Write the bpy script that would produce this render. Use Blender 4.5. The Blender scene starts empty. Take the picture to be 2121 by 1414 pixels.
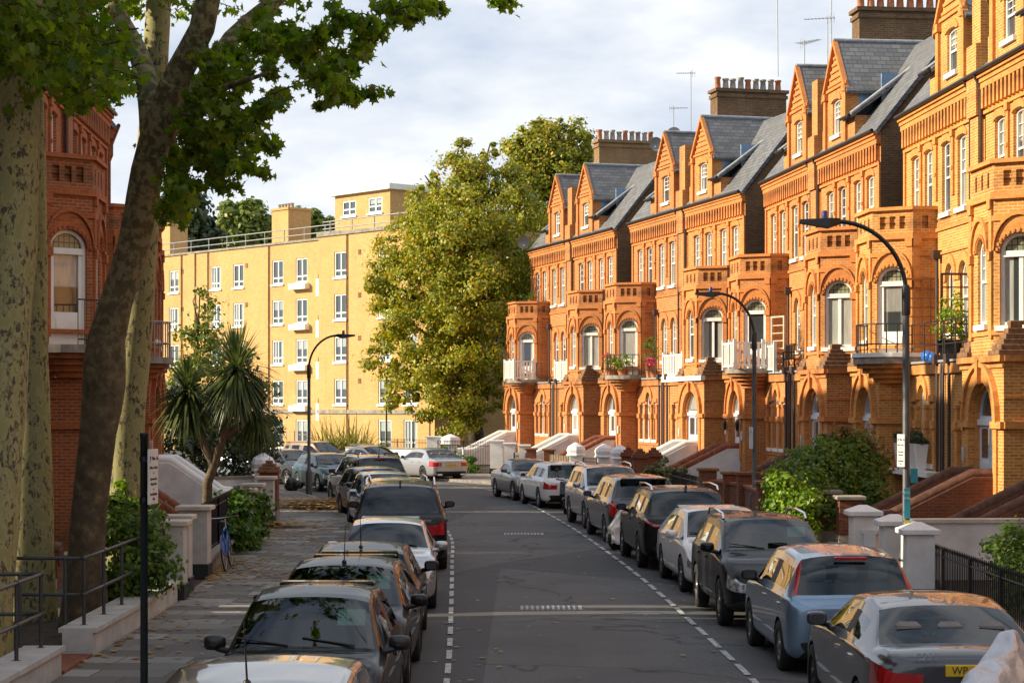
import bpy, bmesh, math, random
import numpy as np
from mathutils import Vector, Matrix
from mathutils.geometry import tessellate_polygon
R = math.radians
random.seed(7); rng = np.random.default_rng(7)
scene = bpy.context.scene
COL = scene.collection
F, CX, HY, HC = 4000.0, 1060.5, 835.0, 3.4      # survey constants: where things stand was measured in the picture
def at(px, py, Y): return Vector(((px-CX)/F*Y, Y, HC+(HY-py)/F*Y))
def gp(px, py):
    Y = HC*F/(py-HY); return Vector(((px-CX)/F*Y, Y, 0))

# ------------------------------------------------------------------ objects
def tag(o, label=None, cat=None, group=None, kind=None):
    if label: o['label'] = label
    if cat: o['category'] = cat
    if group: o['group'] = group
    if kind: o['kind'] = kind
    return o
def empty(name, loc=(0,0,0), rz=0):
    o = bpy.data.objects.new(name, None); COL.objects.link(o)
    o.location = loc; o.rotation_euler = (0,0,rz); o.empty_display_size = .2
    return o
def kids(o): return list(o.children)
def copy_tree(o, parent=None):
    c = o.copy(); COL.objects.link(c); c.parent = parent
    for k in kids(o): copy_tree(k, c)
    return c
def auto_uv(me):
    n = len(me.polygons)
    if n == 0: return
    nl = len(me.loops)
    nor = np.zeros(n*3); me.polygons.foreach_get('normal', nor); nor = nor.reshape(-1,3)
    tot = np.zeros(n, int); me.polygons.foreach_get('loop_total', tot)
    vi = np.zeros(nl, int); me.loops.foreach_get('vertex_index', vi)
    co = np.zeros(len(me.vertices)*3); me.vertices.foreach_get('co', co); co = co.reshape(-1,3)
    t = np.stack([-nor[:,1], nor[:,0], np.zeros(n)], 1)
    ln = np.linalg.norm(t, axis=1); flat = ln < .2
    t[flat] = (1,0,0); ln[flat] = 1; t /= ln[:,None]
    b = np.cross(nor, t); b[flat] = (0,1,0)
    T = np.repeat(t, tot, 0); B = np.repeat(b, tot, 0); P = co[vi]
    uv = np.stack([(P*T).sum(1), (P*B).sum(1)], 1)
    l = me.uv_layers.new(name='UVMap'); l.data.foreach_set('uv', uv.ravel().astype(np.float32))

MIR = None      # mirror plane used while building the right-hand houses
class MB:
    def __init__(s): s.v = []; s.f = []; s.sm = []
    def add(s, vs, fs, smooth=False):
        b = len(s.v); s.v += [tuple(p) for p in vs]
        s.f += [tuple(b+i for i in f) for f in fs]; s.sm += [smooth]*len(fs); return s
    def box(s, x0,y0,z0,x1,y1,z1):
        return s.add([(x0,y0,z0),(x1,y0,z0),(x1,y1,z0),(x0,y1,z0),(x0,y0,z1),(x1,y0,z1),(x1,y1,z1),(x0,y1,z1)],
            [(3,2,1,0),(4,5,6,7),(0,1,5,4),(1,2,6,5),(2,3,7,6),(3,0,4,7)])
    def bevbox(s, x0,y0,z0,x1,y1,z1,b=.02):
        pts = []
        for z,i in ((z0,b),(z0+b,0),(z1-b,0),(z1,b)):
            pts += [(x0+i,y0+i,z),(x1-i,y0+i,z),(x1-i,y1-i,z),(x0+i,y1-i,z)]
        fs = [(3,2,1,0),(12,13,14,15)]
        for k in range(3):
            for j in range(4): fs.append((4*k+j,4*k+(j+1)%4,4*k+4+(j+1)%4,4*k+4+j))
        return s.add(pts, fs)
    def cbox(s, c, d, rz=0):
        cs, sn = math.cos(rz), math.sin(rz); h = [a/2 for a in d]; vs = []
        for z in (-h[2],h[2]):
            for x,y in ((-h[0],-h[1]),(h[0],-h[1]),(h[0],h[1]),(-h[0],h[1])):
                vs.append((c[0]+x*cs-y*sn, c[1]+x*sn+y*cs, c[2]+z))
        return s.add(vs, [(3,2,1,0),(4,5,6,7),(0,1,5,4),(1,2,6,5),(2,3,7,6),(3,0,4,7)])
    def prism(s, poly, z0, z1):      # poly counter-clockwise seen from above
        n = len(poly)
        vs = [(x,y,z0) for x,y in poly]+[(x,y,z1) for x,y in poly]
        fs = [tuple(range(n-1,-1,-1)), tuple(range(n,2*n))]+[(i,(i+1)%n,n+(i+1)%n,n+i) for i in range(n)]
        return s.add(vs, fs)
    def xprism(s, poly, x0, x1):     # poly in (y,z)
        n = len(poly)
        vs = [(x0,y,z) for y,z in poly]+[(x1,y,z) for y,z in poly]
        return s.add(vs, [tuple(range(n)), tuple(range(2*n-1,n-1,-1))]+[(i,n+i,n+(i+1)%n,(i+1)%n) for i in range(n)])
    def yprism(s, poly, y0, y1):     # poly in (x,z)
        n = len(poly)
        vs = [(x,y0,z) for x,z in poly]+[(x,y1,z) for x,z in poly]
        return s.add(vs, [tuple(range(n)), tuple(range(2*n-1,n-1,-1))]+[(i,n+i,n+(i+1)%n,(i+1)%n) for i in range(n)])
    def tube(s, path, r, n=8, cap=True, smooth=True, wob=0):
        path = [Vector(p) for p in path]; m = len(path)
        rr = r if isinstance(r,(list,tuple)) else [r]*m
        rings = []; ref = None
        for i,p in enumerate(path):
            d = (path[min(i+1,m-1)]-path[max(i-1,0)]).normalized()
            if ref is None: ref = Vector((0,0,1)) if abs(d.z) < .9 else Vector((1,0,0))
            a = (ref-d*ref.dot(d)).normalized(); b = d.cross(a); ref = a
            ring = []
            for k in range(n):
                th = 2*math.pi*k/n; q = rr[i]*(1+wob*(math.sin(3*th+i*1.3)+.7*math.sin(2*th-i*.7)))
                ring.append(p+a*math.cos(th)*q+b*math.sin(th)*q)
            rings.append(ring)
        vs = [q for g in rings for q in g]
        fs = [(i*n+k,i*n+(k+1)%n,(i+1)*n+(k+1)%n,(i+1)*n+k) for i in range(m-1) for k in range(n)]
        s.add(vs, fs, smooth)
        if cap:
            s.add(rings[0], [tuple(range(n-1,-1,-1))]); s.add(rings[-1], [tuple(range(n))])
        return s
    def lathe(s, prof, c=(0,0,0), n=16, axis='z', smooth=True, scale=(1,1), cap=True):
        vs = []
        for r,h in prof:
            for k in range(n):
                th = 2*math.pi*k/n; x,y = r*math.cos(th)*scale[0], r*math.sin(th)*scale[1]
                if axis == 'z': vs.append((c[0]+x,c[1]+y,c[2]+h))
                elif axis == 'x': vs.append((c[0]+h,c[1]+x,c[2]+y))
                else: vs.append((c[0]-x,c[1]+h,c[2]+y))
        m = len(prof)
        fs = [(i*n+k,i*n+(k+1)%n,(i+1)*n+(k+1)%n,(i+1)*n+k) for i in range(m-1) for k in range(n)]
        s.add(vs, fs, smooth)
        return s.add(vs[:n], [tuple(range(n-1,-1,-1))]).add(vs[-n:], [tuple(range(n))]) if cap else s
    def loft_y(s, st, c, n=16, pw=.6):
        vs = []
        for y,a,b in st:
            for k in range(n):
                t = 2*math.pi*k/n; x,z = math.cos(t),math.sin(t)
                vs.append((c[0]+a*math.copysign(abs(x)**pw,x), y, c[1]+b*math.copysign(abs(z)**pw,z)))
        s.add(vs, [(i*n+k,(i+1)*n+k,(i+1)*n+(k+1)%n,i*n+(k+1)%n) for i in range(len(st)-1) for k in range(n)], True)
        return s.add(vs[:n], [tuple(range(n))]).add(vs[-n:], [tuple(range(n-1,-1,-1))])
    def ball(s, c, r, n=10, m=7, sc=(1,1,1)):
        vs = []
        for i in range(m+1):
            ph = math.pi*i/m
            for k in range(n):
                th = 2*math.pi*k/n
                vs.append((c[0]+r*sc[0]*math.sin(ph)*math.cos(th), c[1]+r*sc[1]*math.sin(ph)*math.sin(th), c[2]-r*sc[2]*math.cos(ph)))
        return s.add(vs, [(i*n+k,i*n+(k+1)%n,(i+1)*n+(k+1)%n,(i+1)*n+k) for i in range(m) for k in range(n)], True)
    def build(s, name, mat, parent=None):
        me = bpy.data.meshes.new(name)
        vs, fs = s.v, s.f
        if MIR is not None:
            vs = [(MIR-x,y,z) for x,y,z in vs]; fs = [tuple(reversed(f)) for f in fs]
        me.from_pydata(vs, [], fs); me.polygons.foreach_set('use_smooth', s.sm)
        me.update(); auto_uv(me)
        me.materials.append(mat)
        o = bpy.data.objects.new(name, me); COL.objects.link(o); o.parent = parent
        return o
def np_mesh(name, V, faces_per, k, mat, parent=None, smooth=False):
    """V (N,k,3): N polygons of k corners each"""
    N = V.shape[0]; me = bpy.data.meshes.new(name)
    me.vertices.add(N*k); me.vertices.foreach_set('co', V.reshape(-1).astype(np.float32))
    me.loops.add(N*k); me.loops.foreach_set('vertex_index', np.arange(N*k, dtype=np.int32))
    me.polygons.add(N); me.polygons.foreach_set('loop_start', np.arange(0,N*k,k,dtype=np.int32))
    me.update(calc_edges=True); me.validate()
    me.materials.append(mat); o = bpy.data.objects.new(name, me); COL.objects.link(o); o.parent = parent
    return o

# a vertical plane of wall: a runs left to right seen from outside, d goes into the building
class Face:
    def __init__(s, a, b):
        s.o = Vector((a[0],a[1])); d = Vector((b[0]-a[0],b[1]-a[1])); s.L = d.length; s.t = d/s.L; s.n = Vector((-s.t.y,s.t.x))
    def p(s, a, z, d=0):
        q = s.o+s.t*a+s.n*d; return (q.x,q.y,z)
def arch(xc, w, z0, zs, rise=0, n=10):
    pts = [(xc-w/2,z0),(xc+w/2,z0)]
    if rise <= 0: return pts+[(xc+w/2,zs),(xc-w/2,zs)]
    return pts+[(xc+w/2*math.cos(math.pi*i/n), zs+rise*math.sin(math.pi*i/n)) for i in range(n+1)]
def shrink(poly, e):
    n = len(poly); out = []
    for i in range(n):
        p0,p1,p2 = (Vector(poly[(i+k)%n]) for k in (-1,0,1))
        a = (p1-p0).normalized(); b = (p2-p1).normalized()
        na = Vector((-a.y,a.x)); nb = Vector((-b.y,b.x)); m = na+nb
        if m.length < 1e-6: m = na.copy()
        m.normalize(); out.append(tuple(p1+m*e/max(.35,m.dot(na))))
    return out
def sheet(mb, fc, outer, holes=(), d=0):
    polys = [outer]+list(holes)
    tri = tessellate_polygon([[Vector((x,z,0)) for x,z in p] for p in polys])
    flat = [q for p in polys for q in p]; fs = []
    for t in tri:
        a,b,c = (Vector(flat[i]) for i in t)
        cr = (b-a).cross(c-a)
        if abs(cr) < 1e-9: continue
        fs.append(t if cr > 0 else (t[0],t[2],t[1]))
    mb.add([fc.p(x,z,d) for x,z in flat], fs)
def reveal(mb, fc, poly, d0, d1, outward=False):
    n = len(poly)
    vs = [fc.p(x,z,d0) for x,z in poly]+[fc.p(x,z,d1) for x,z in poly]
    fs = [(i,n+i,n+(i+1)%n,(i+1)%n) for i in range(n)]
    if outward: fs = [tuple(reversed(f)) for f in fs]
    mb.add(vs, fs)
def panel(mb, fc, outer, holes=(), depth=.18, d=0, blind=()):
    sheet(mb, fc, outer, list(holes)+list(blind), d)
    for h in holes: reveal(mb, fc, h, d, d+depth)
    for h in blind: reveal(mb, fc, h, d, d+.09); sheet(mb, fc, h, (), d+.09)
def slab(mb, fc, outer, d0, d1, holes=()):
    """closed plate between depths d0 (front) and d1 (back)"""
    sheet(mb, fc, outer, holes, d0); reveal(mb, fc, outer, d0, d1, True)
    for h in holes: reveal(mb, fc, h, d0, d1)
def fbox(mb, fc, a0, a1, z0, z1, d0, d1):
    slab(mb, fc, [(a0,z0),(a1,z0),(a1,z1),(a0,z1)], d0, d1)
    sheet(mb, fc, [(a0,z0),(a1,z0),(a1,z1),(a0,z1)], (), d1)
def arch_ring(mb, fc, xc, zs, wi, ri, wo, ro, d0, d1, n=12):
    i = [(xc+wi/2*math.cos(math.pi*k/n), zs+ri*math.sin(math.pi*k/n)) for k in range(n+1)]
    o = [(xc+wo/2*math.cos(math.pi*k/n), zs+ro*math.sin(math.pi*k/n)) for k in range(n+1)]
    vs = [fc.p(*q,d0) for q in i]+[fc.p(*q,d0) for q in o]+[fc.p(*q,d1) for q in i]+[fc.p(*q,d1) for q in o]
    m = n+1; fs = []
    for k in range(n):
        fs += [(k,m+k,m+k+1,k+1),(m+k,3*m+k,3*m+k+1,m+k+1),(2*m+k,k,k+1,2*m+k+1)]
    fs += [(0,2*m,3*m,m),(n,m+n,3*m+n,2*m+n)]
    mb.add(vs, fs)

# ------------------------------------------------------------------ materials
def mat(name):
    m = bpy.data.materials.new(name); m.use_nodes = True
    nt = m.node_tree; b = nt.nodes['Principled BSDF']; return m, nt, b
def nd(nt, typ, **kw):
    n = nt.nodes.new('ShaderNode'+typ)
    for k,v in kw.items():
        if k in n.inputs: n.inputs[k].default_value = v
        else: setattr(n, k, v)
    return n
def ramp(nt, fac, stops):
    r = nt.nodes.new('ShaderNodeValToRGB'); e = r.color_ramp.elements
    while len(e) < len(stops): e.new(.5)
    for i,(p,c) in enumerate(stops): e[i].position = p; e[i].color = (*c,1) if len(c) == 3 else c
    nt.links.new(fac, r.inputs[0]); return r.outputs[0]
def mix(nt, fac, a, b, mode='MIX'):
    m = nt.nodes.new('ShaderNodeMix'); m.data_type = 'RGBA'; m.blend_type = mode
    for i,x in ((0,fac),(6,a),(7,b)):
        if hasattr(x,'is_linked'): nt.links.new(x, m.inputs[i])
        else: m.inputs[i].default_value = x if i == 0 else ((*x,1) if len(x) == 3 else x)
    return m.outputs[2]
def noise(nt, vec, scale, detail=4, rough=.55):
    n = nd(nt,'TexNoise'); n.inputs['Scale'].default_value = scale; n.inputs['Detail'].default_value = detail; n.inputs['Roughness'].default_value = rough
    if vec is not None: nt.links.new(vec, n.inputs['Vector'])
    return n.outputs['Fac']
def coord(nt, kind='Object'): return nd(nt,'TexCoord').outputs[kind]
def bump(nt, b, h, strength=.3, dist=.02):
    n = nd(nt,'Bump'); n.inputs['Strength'].default_value = strength; n.inputs['Distance'].default_value = dist
    nt.links.new(h, n.inputs['Height']); nt.links.new(n.outputs[0], b.inputs['Normal'])
def plain(name, col, rough=.6, metal=0, spec=.5, var=.12, scale=3, coat=0, bmp=0):
    m, nt, b = mat(name); b.inputs['Roughness'].default_value = rough; b.inputs['Metallic'].default_value = metal
    b.inputs['Specular IOR Level'].default_value = spec; b.inputs['Coat Weight'].default_value = coat
    if var:
        f = noise(nt, coord(nt), scale, 6, .65)
        d = tuple(c*(1-2*var) for c in col); u = tuple(min(1,c*(1+1.2*var)) for c in col)
        nt.links.new(ramp(nt, f, [(.3,d),(.7,u)]), b.inputs['Base Color'])
        if bmp: bump(nt, b, f, bmp)
    else: b.inputs['Base Color'].default_value = (*col,1)
    return m
def brick(name, c1, c2, mortar, bw=.225, bh=.075, ms=.011, dirt=.35, dcol=(.09,.055,.03), bumpy=.35, soot=0):
    m, nt, b = mat(name); uv = coord(nt,'UV'); L = nt.links.new
    t = nd(nt,'TexBrick'); t.inputs['Scale'].default_value = 1; t.inputs['Brick Width'].default_value = bw; t.inputs['Row Height'].default_value = bh
    t.inputs['Mortar Size'].default_value = ms; t.inputs['Mortar Smooth'].default_value = .2; t.inputs['Bias'].default_value = -.1
    t.inputs['Color1'].default_value = (*c1,1); t.inputs['Color2'].default_value = (*c2,1); t.inputs['Mortar'].default_value = (*mortar,1)
    L(uv, t.inputs['Vector'])
    ob = coord(nt,'Object')
    big = noise(nt, ob, .55, 5, .6); fine = noise(nt, ob, 9, 4, .7)
    c = mix(nt, ramp(nt, fine, [(.35,(0,0,0)),(.75,(.35,)*3)]), t.outputs['Color'], tuple(x*.45 for x in c2))
    c = mix(nt, ramp(nt, big, [(.45,(0,0,0)),(.75,(dirt,)*3)]), c, dcol)
    # streaks of soot and lime: stains that run down the wall
    mp = nd(nt,'Mapping'); mp.inputs['Scale'].default_value = (2.2,2.2,.18); L(ob, mp.inputs['Vector'])
    st = noise(nt, mp.outputs[0], 1.6, 5, .6)
    c = mix(nt, ramp(nt, st, [(.55,(0,0,0)),(.8,(.35,)*3)]), c, tuple(x*.4+.02 for x in c1))
    c = mix(nt, ramp(nt, st, [(.2,(.28,)*3),(.38,(0,0,0))]), c, tuple(min(1,x*1.1+.12) for x in c1))
    L(c, b.inputs['Base Color']); b.inputs['Roughness'].default_value = .88; b.inputs['Specular IOR Level'].default_value = .25
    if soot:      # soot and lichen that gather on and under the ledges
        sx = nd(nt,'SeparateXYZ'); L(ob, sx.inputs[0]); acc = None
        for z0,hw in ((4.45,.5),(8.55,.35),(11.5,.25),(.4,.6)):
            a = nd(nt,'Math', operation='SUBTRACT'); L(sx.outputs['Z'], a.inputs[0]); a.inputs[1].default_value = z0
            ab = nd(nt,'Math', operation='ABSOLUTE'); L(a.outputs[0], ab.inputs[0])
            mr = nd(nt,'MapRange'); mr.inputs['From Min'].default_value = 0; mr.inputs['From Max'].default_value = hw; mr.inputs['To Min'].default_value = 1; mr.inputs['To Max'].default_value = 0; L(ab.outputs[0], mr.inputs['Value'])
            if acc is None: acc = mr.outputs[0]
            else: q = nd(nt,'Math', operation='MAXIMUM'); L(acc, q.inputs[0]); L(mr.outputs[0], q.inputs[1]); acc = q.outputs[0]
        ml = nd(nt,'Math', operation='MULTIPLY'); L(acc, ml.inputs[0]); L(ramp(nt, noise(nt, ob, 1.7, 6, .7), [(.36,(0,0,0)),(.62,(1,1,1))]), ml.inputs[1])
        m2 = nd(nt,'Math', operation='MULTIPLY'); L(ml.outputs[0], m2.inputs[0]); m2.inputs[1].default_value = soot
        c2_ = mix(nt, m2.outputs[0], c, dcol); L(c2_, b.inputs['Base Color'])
    h = nd(nt,'Math', operation='SUBTRACT'); h.inputs[0].default_value = 1; L(t.outputs['Fac'], h.inputs[1])
    h2 = nd(nt,'Math', operation='MULTIPLY_ADD'); L(fine, h2.inputs[0]); h2.inputs[1].default_value = .5; L(h.outputs[0], h2.inputs[2])
    bump(nt, b, h2.outputs[0], bumpy, .01)
    return m
M = {}
M['brick'] = brick('orange_brick', (.66,.235,.052), (.44,.130,.028), (.62,.38,.18), ms=.013, soot=.7)
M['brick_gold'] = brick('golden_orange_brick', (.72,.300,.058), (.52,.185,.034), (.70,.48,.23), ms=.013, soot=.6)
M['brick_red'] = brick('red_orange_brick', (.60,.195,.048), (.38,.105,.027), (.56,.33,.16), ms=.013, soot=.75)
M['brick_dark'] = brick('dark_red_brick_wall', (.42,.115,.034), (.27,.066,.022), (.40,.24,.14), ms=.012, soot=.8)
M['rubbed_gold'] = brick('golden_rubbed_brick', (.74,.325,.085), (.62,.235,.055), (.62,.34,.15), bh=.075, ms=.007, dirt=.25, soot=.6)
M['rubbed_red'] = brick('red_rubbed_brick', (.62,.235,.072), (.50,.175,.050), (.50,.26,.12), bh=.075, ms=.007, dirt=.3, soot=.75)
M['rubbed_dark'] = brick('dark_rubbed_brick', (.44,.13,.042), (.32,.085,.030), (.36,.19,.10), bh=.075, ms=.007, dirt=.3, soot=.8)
M['rubbed'] = brick('rubbed_brick', (.68,.255,.072), (.58,.195,.050), (.55,.27,.12), bh=.075, ms=.007, dirt=.25, soot=.65)
M['stock'] = brick('brown_stock_brick', (.24,.135,.065), (.125,.072,.04), (.26,.19,.12), dirt=.5, dcol=(.03,.022,.015))
M['stock_yellow'] = brick('weathered_yellow_stock_brick', (.36,.22,.10), (.26,.155,.07), (.25,.18,.11), dirt=.4)
M['yellow'] = brick('yellow_brick', (.65,.395,.150), (.54,.305,.100), (.64,.45,.25), dirt=.3, dcol=(.35,.2,.07), bumpy=.15)
M['redpier'] = brick('dark_red_brick', (.24,.075,.035), (.17,.05,.026), (.19,.12,.08), dirt=.4, dcol=(.05,.03,.02))
M['cap'] = plain('weathered_brick_cap', (.23,.12,.06), .9, var=.35, scale=5, bmp=.5)
M['copingdark'] = plain('dark_coping_brick', (.13,.055,.032), .8, var=.3, scale=6, bmp=.4)
M['coping'] = plain('red_coping_brick', (.25,.075,.032), .8, var=.3, scale=6, bmp=.4)
def slate(name, c1, c2, bw=.34, bh=.21):
    m, nt, b = mat(name); L = nt.links.new; uv = coord(nt,'UV')
    t = nd(nt,'TexBrick'); t.inputs['Scale'].default_value = 1; t.inputs['Brick Width'].default_value = bw; t.inputs['Row Height'].default_value = bh
    t.inputs['Mortar Size'].default_value = .012; t.inputs['Color1'].default_value = (*c1,1); t.inputs['Color2'].default_value = (*c2,1); t.inputs['Mortar'].default_value = (*[x*.3 for x in c1],1)
    L(uv, t.inputs['Vector']); ob = coord(nt)
    c = mix(nt, ramp(nt, noise(nt,ob,1.5,6,.6), [(.5,(0,0,0)),(.75,(.45,)*3)]), t.outputs['Color'], (.12,.10,.06))
    L(c, b.inputs['Base Color']); b.inputs['Roughness'].default_value = .55
    h = nd(nt,'Math', operation='SUBTRACT'); h.inputs[0].default_value = 1; L(t.outputs['Fac'], h.inputs[1])
    bump(nt, b, h.outputs[0], .7, .02)
    return m
M['slate'] = slate('slate_roof', (.17,.175,.19), (.105,.11,.122))
M['slate2'] = slate('mossy_tile_roof', (.15,.125,.09), (.10,.085,.065))
M['lead'] = plain('lead_sheet', (.17,.27,.42), .45, var=.25, scale=4)
M['leadgrey'] = plain('grey_lead', (.33,.35,.38), .5, var=.2, scale=4)
M['white'] = plain('white_paint', (.80,.79,.76), .45, var=.05, scale=2)
M['render'] = plain('white_render', (.74,.74,.74), .75, var=.12, scale=1.6, bmp=.1)
M['cream'] = plain('cream_render', (.58,.52,.44), .8, var=.15, scale=2, bmp=.1)
M['greyrender'] = plain('pale_grey_render', (.50,.49,.47), .8, var=.14, scale=2.5, bmp=.15)
M['stone'] = plain('grey_stone', (.30,.27,.23), .85, var=.25, scale=3, bmp=.2)
M['plinth'] = plain('black_plinth_paint', (.016,.017,.022), .5, var=.2)
M['iron'] = plain('black_iron', (.012,.012,.014), .45, var=.2, spec=.5)
M['lampgrey'] = plain('grey_post_paint', (.055,.06,.07), .5, var=.2, scale=5)
M['pipe'] = plain('dark_pipe', (.06,.042,.038), .5, var=.2)
M['postblack'] = plain('dark_green_black_paint', (.012,.018,.02), .4, var=.2)
M['railgrey'] = plain('grey_metal_rail', (.055,.058,.06), .45, var=.2, metal=.2)
M['pot'] = plain('terracotta', (.52,.20,.09), .8, var=.25, scale=6)
M['pale_pot'] = plain('buff_chimney_pot', (.42,.38,.32), .85, var=.25, scale=6)
M['wood'] = plain('stained_wood', (.33,.13,.045), .6, var=.25, scale=8)
M['greywood'] = plain('weathered_wood', (.17,.13,.09), .8, var=.3, scale=8)
M['palewood'] = plain('pale_timber', (.52,.46,.34), .7, var=.2, scale=6)
M['aerial'] = plain('galvanised_metal', (.32,.33,.34), .4, metal=.6, var=.1)
M['dish'] = plain('grey_dish', (.25,.27,.29), .5, var=.12)
M['whitedish'] = plain('white_dish', (.62,.63,.62), .5, var=.12)
M['soil'] = plain('garden_soil', (.055,.042,.028), .95, var=.4, scale=5, bmp=.5)
M['doorblue'] = plain('white_blue_door_paint', (.66,.72,.80), .35, var=.04)
M['signwhite'] = plain('sign_white', (.62,.62,.60), .5, var=.06)
M['ink'] = plain('sign_ink', (.02,.02,.025), .6, var=0)
M['signblue'] = plain('sign_blue', (.02,.07,.35), .5, var=0)
M['bluebag'] = plain('blue_plastic', (.02,.14,.55), .4, var=.2)
M['teal'] = plain('teal_sticker', (.03,.28,.36), .5, var=.15)
M['yel'] = plain('yellow_sticker', (.55,.45,.04), .5, var=.2)
M['blind'] = plain('cream_blind', (.66,.62,.52), .8, var=.05)
M['cell'] = plain('blue_photocell', (.02,.05,.25), .4, var=0)
def glass(name, dark, pale, reflect=.9, thr=.30):
    """window glass over a dim room, some with pale net curtains behind"""
    m, nt, b = mat(name); L = nt.links.new
    oi = nd(nt,'ObjectInfo'); uv = coord(nt,'UV')
    mp = nd(nt,'Mapping'); mp.inputs['Scale'].default_value = (7,.8,1); L(uv, mp.inputs['Vector'])
    fold = noise(nt, mp.outputs[0], 2.0, 3)
    pl = ramp(nt, fold, [(.3,tuple(c*.72 for c in pale)),(.7,pale)])
    # drawn net, open curtains at the sides, half-lowered blind or bare dark room, differing from window to window
    gs = nd(nt,'SeparateXYZ'); L(coord(nt,'Generated'), gs.inputs[0])
    sd = ramp(nt, gs.outputs['X'], [(.0,(1,1,1)),(.24,(1,1,1)),(.27,(0,0,0)),(.73,(0,0,0)),(.76,(1,1,1))]); bl = ramp(nt, gs.outputs['Z'], [(.60,(0,0,0)),(.62,(1,1,1))])
    r_ = oi.outputs['Random']; k = lambda lo: ramp(nt, r_, [(lo,(0,0,0)),(lo+.01,(1,1,1))])
    sel = mix(nt, k(thr*.7), (0,0,0), bl); sel = mix(nt, k(thr*1.2), sel, sd); sel = mix(nt, k(min(.95,thr*1.2+.3)), sel, (1,1,1))
    L(mix(nt, sel, dark, pl), b.inputs['Base Color'])
    b.inputs['Roughness'].default_value = .04; b.inputs['Specular IOR Level'].default_value = reflect; b.inputs['Coat Weight'].default_value = .6; b.inputs['Coat Roughness'].default_value = .02
    ob = coord(nt); bump(nt, b, noise(nt, ob, 1.2, 2), .06, .05)
    return m
M['pane'] = glass('house_window_glass', (.035,.045,.05), (.42,.43,.40))
M['pane2'] = glass('flat_window_glass', (.045,.07,.09), (.40,.47,.50), thr=.55)
M['stain'] = None
def leaded():
    m, nt, b = mat('leaded_glass'); L = nt.links.new; uv = coord(nt,'UV')
    t = nd(nt,'TexBrick', offset=0.0); t.inputs['Scale'].default_value = 1; t.inputs['Brick Width'].default_value = .13; t.inputs['Row Height'].default_value = .15
    t.inputs['Mortar Size'].default_value = .012; t.inputs['Color1'].default_value = (.30,.28,.17,1); t.inputs['Color2'].default_value = (.16,.20,.15,1); t.inputs['Mortar'].default_value = (.03,.03,.03,1)
    L(uv, t.inputs['Vector']); L(t.outputs['Color'], b.inputs['Base Color']); b.inputs['Roughness'].default_value = .15; b.inputs['Coat Weight'].default_value = .4
    return m
M['leaded'] = leaded()
def leafmat(name, cols, trans=.35, rough=.45):
    m, nt, b = mat(name); L = nt.links.new
    g = nd(nt,'NewGeometry'); ob = coord(nt)
    c = ramp(nt, g.outputs['Random Per Island'], [(i/(len(cols)-1)*.96+.02,c) for i,c in enumerate(cols)])
    big = noise(nt, ob, .6, 3)
    c = mix(nt, ramp(nt, big, [(.38,(.0,)*3),(.66,(.55,)*3)]), c, cols[-1] if len(cols) > 3 else cols[0])
    L(c, b.inputs['Base Color']); b.inputs['Roughness'].default_value = rough; b.inputs['Specular IOR Level'].default_value = .35
    tr = nd(nt,'BsdfTranslucent'); hs = nd(nt,'HueSaturation'); hs.inputs['Value'].default_value = 1.5; hs.inputs['Saturation'].default_value = 1.1
    L(c, hs.inputs['Color']); L(hs.outputs[0], tr.inputs['Color'])
    ms = nd(nt,'MixShader'); ms.inputs[0].default_value = trans
    L(b.outputs[0], ms.inputs[1]); L(tr.outputs[0], ms.inputs[2]); L(ms.outputs[0], nt.nodes['Material Output'].inputs[0])
    return m
M['leaf_plane'] = leafmat('plane_leaf', [(.055,.115,.012),(.11,.20,.018),(.21,.31,.03),(.14,.17,.018)], .6, .4)
M['leaf_lime'] = leafmat('autumn_tree_leaf', [(.09,.15,.014),(.19,.26,.022),(.33,.34,.03),(.50,.29,.028),(.28,.31,.028)], .3)
M['leaf_far'] = leafmat('far_tree_leaf', [(.11,.16,.03),(.18,.23,.035),(.22,.25,.04)], .3)
M['leaf_dark'] = leafmat('evergreen_leaf', [(.03,.055,.022),(.055,.085,.035),(.09,.12,.05)], .2)
M['leaf_hedge'] = leafmat('hedge_leaf', [(.04,.10,.014),(.085,.17,.022),(.16,.26,.03)], .35)
M['leaf_glossy'] = leafmat('shrub_leaf', [(.06,.12,.022),(.11,.19,.03),(.20,.27,.05)], .4)
M['leaf_bright'] = leafmat('bright_shrub_leaf', [(.12,.23,.02),(.22,.35,.032),(.33,.41,.045)], .4)
M['leaf_red'] = leafmat('russet_shrub_leaf', [(.16,.12,.03),(.24,.10,.05),(.10,.13,.03)], .3)
M['leaf_palm'] = leafmat('sword_leaf', [(.05,.085,.028),(.10,.14,.04),(.20,.21,.06)], .3)
M['leaf_phormium'] = leafmat('strap_leaf', [(.14,.17,.03),(.26,.25,.05),(.34,.26,.10)], .25)
M['leaf_fallen'] = leafmat('fallen_leaf', [(.32,.15,.035),(.44,.24,.05),(.24,.10,.03),(.50,.34,.08)], .15, .7)
M['leaf_ivy'] = leafmat('variegated_leaf', [(.04,.07,.02),(.10,.14,.04),(.30,.32,.14)], .25)
M['flower'] = leafmat('pink_flower', [(.5,.06,.10),(.55,.12,.2),(.4,.03,.05)], .3)
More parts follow.
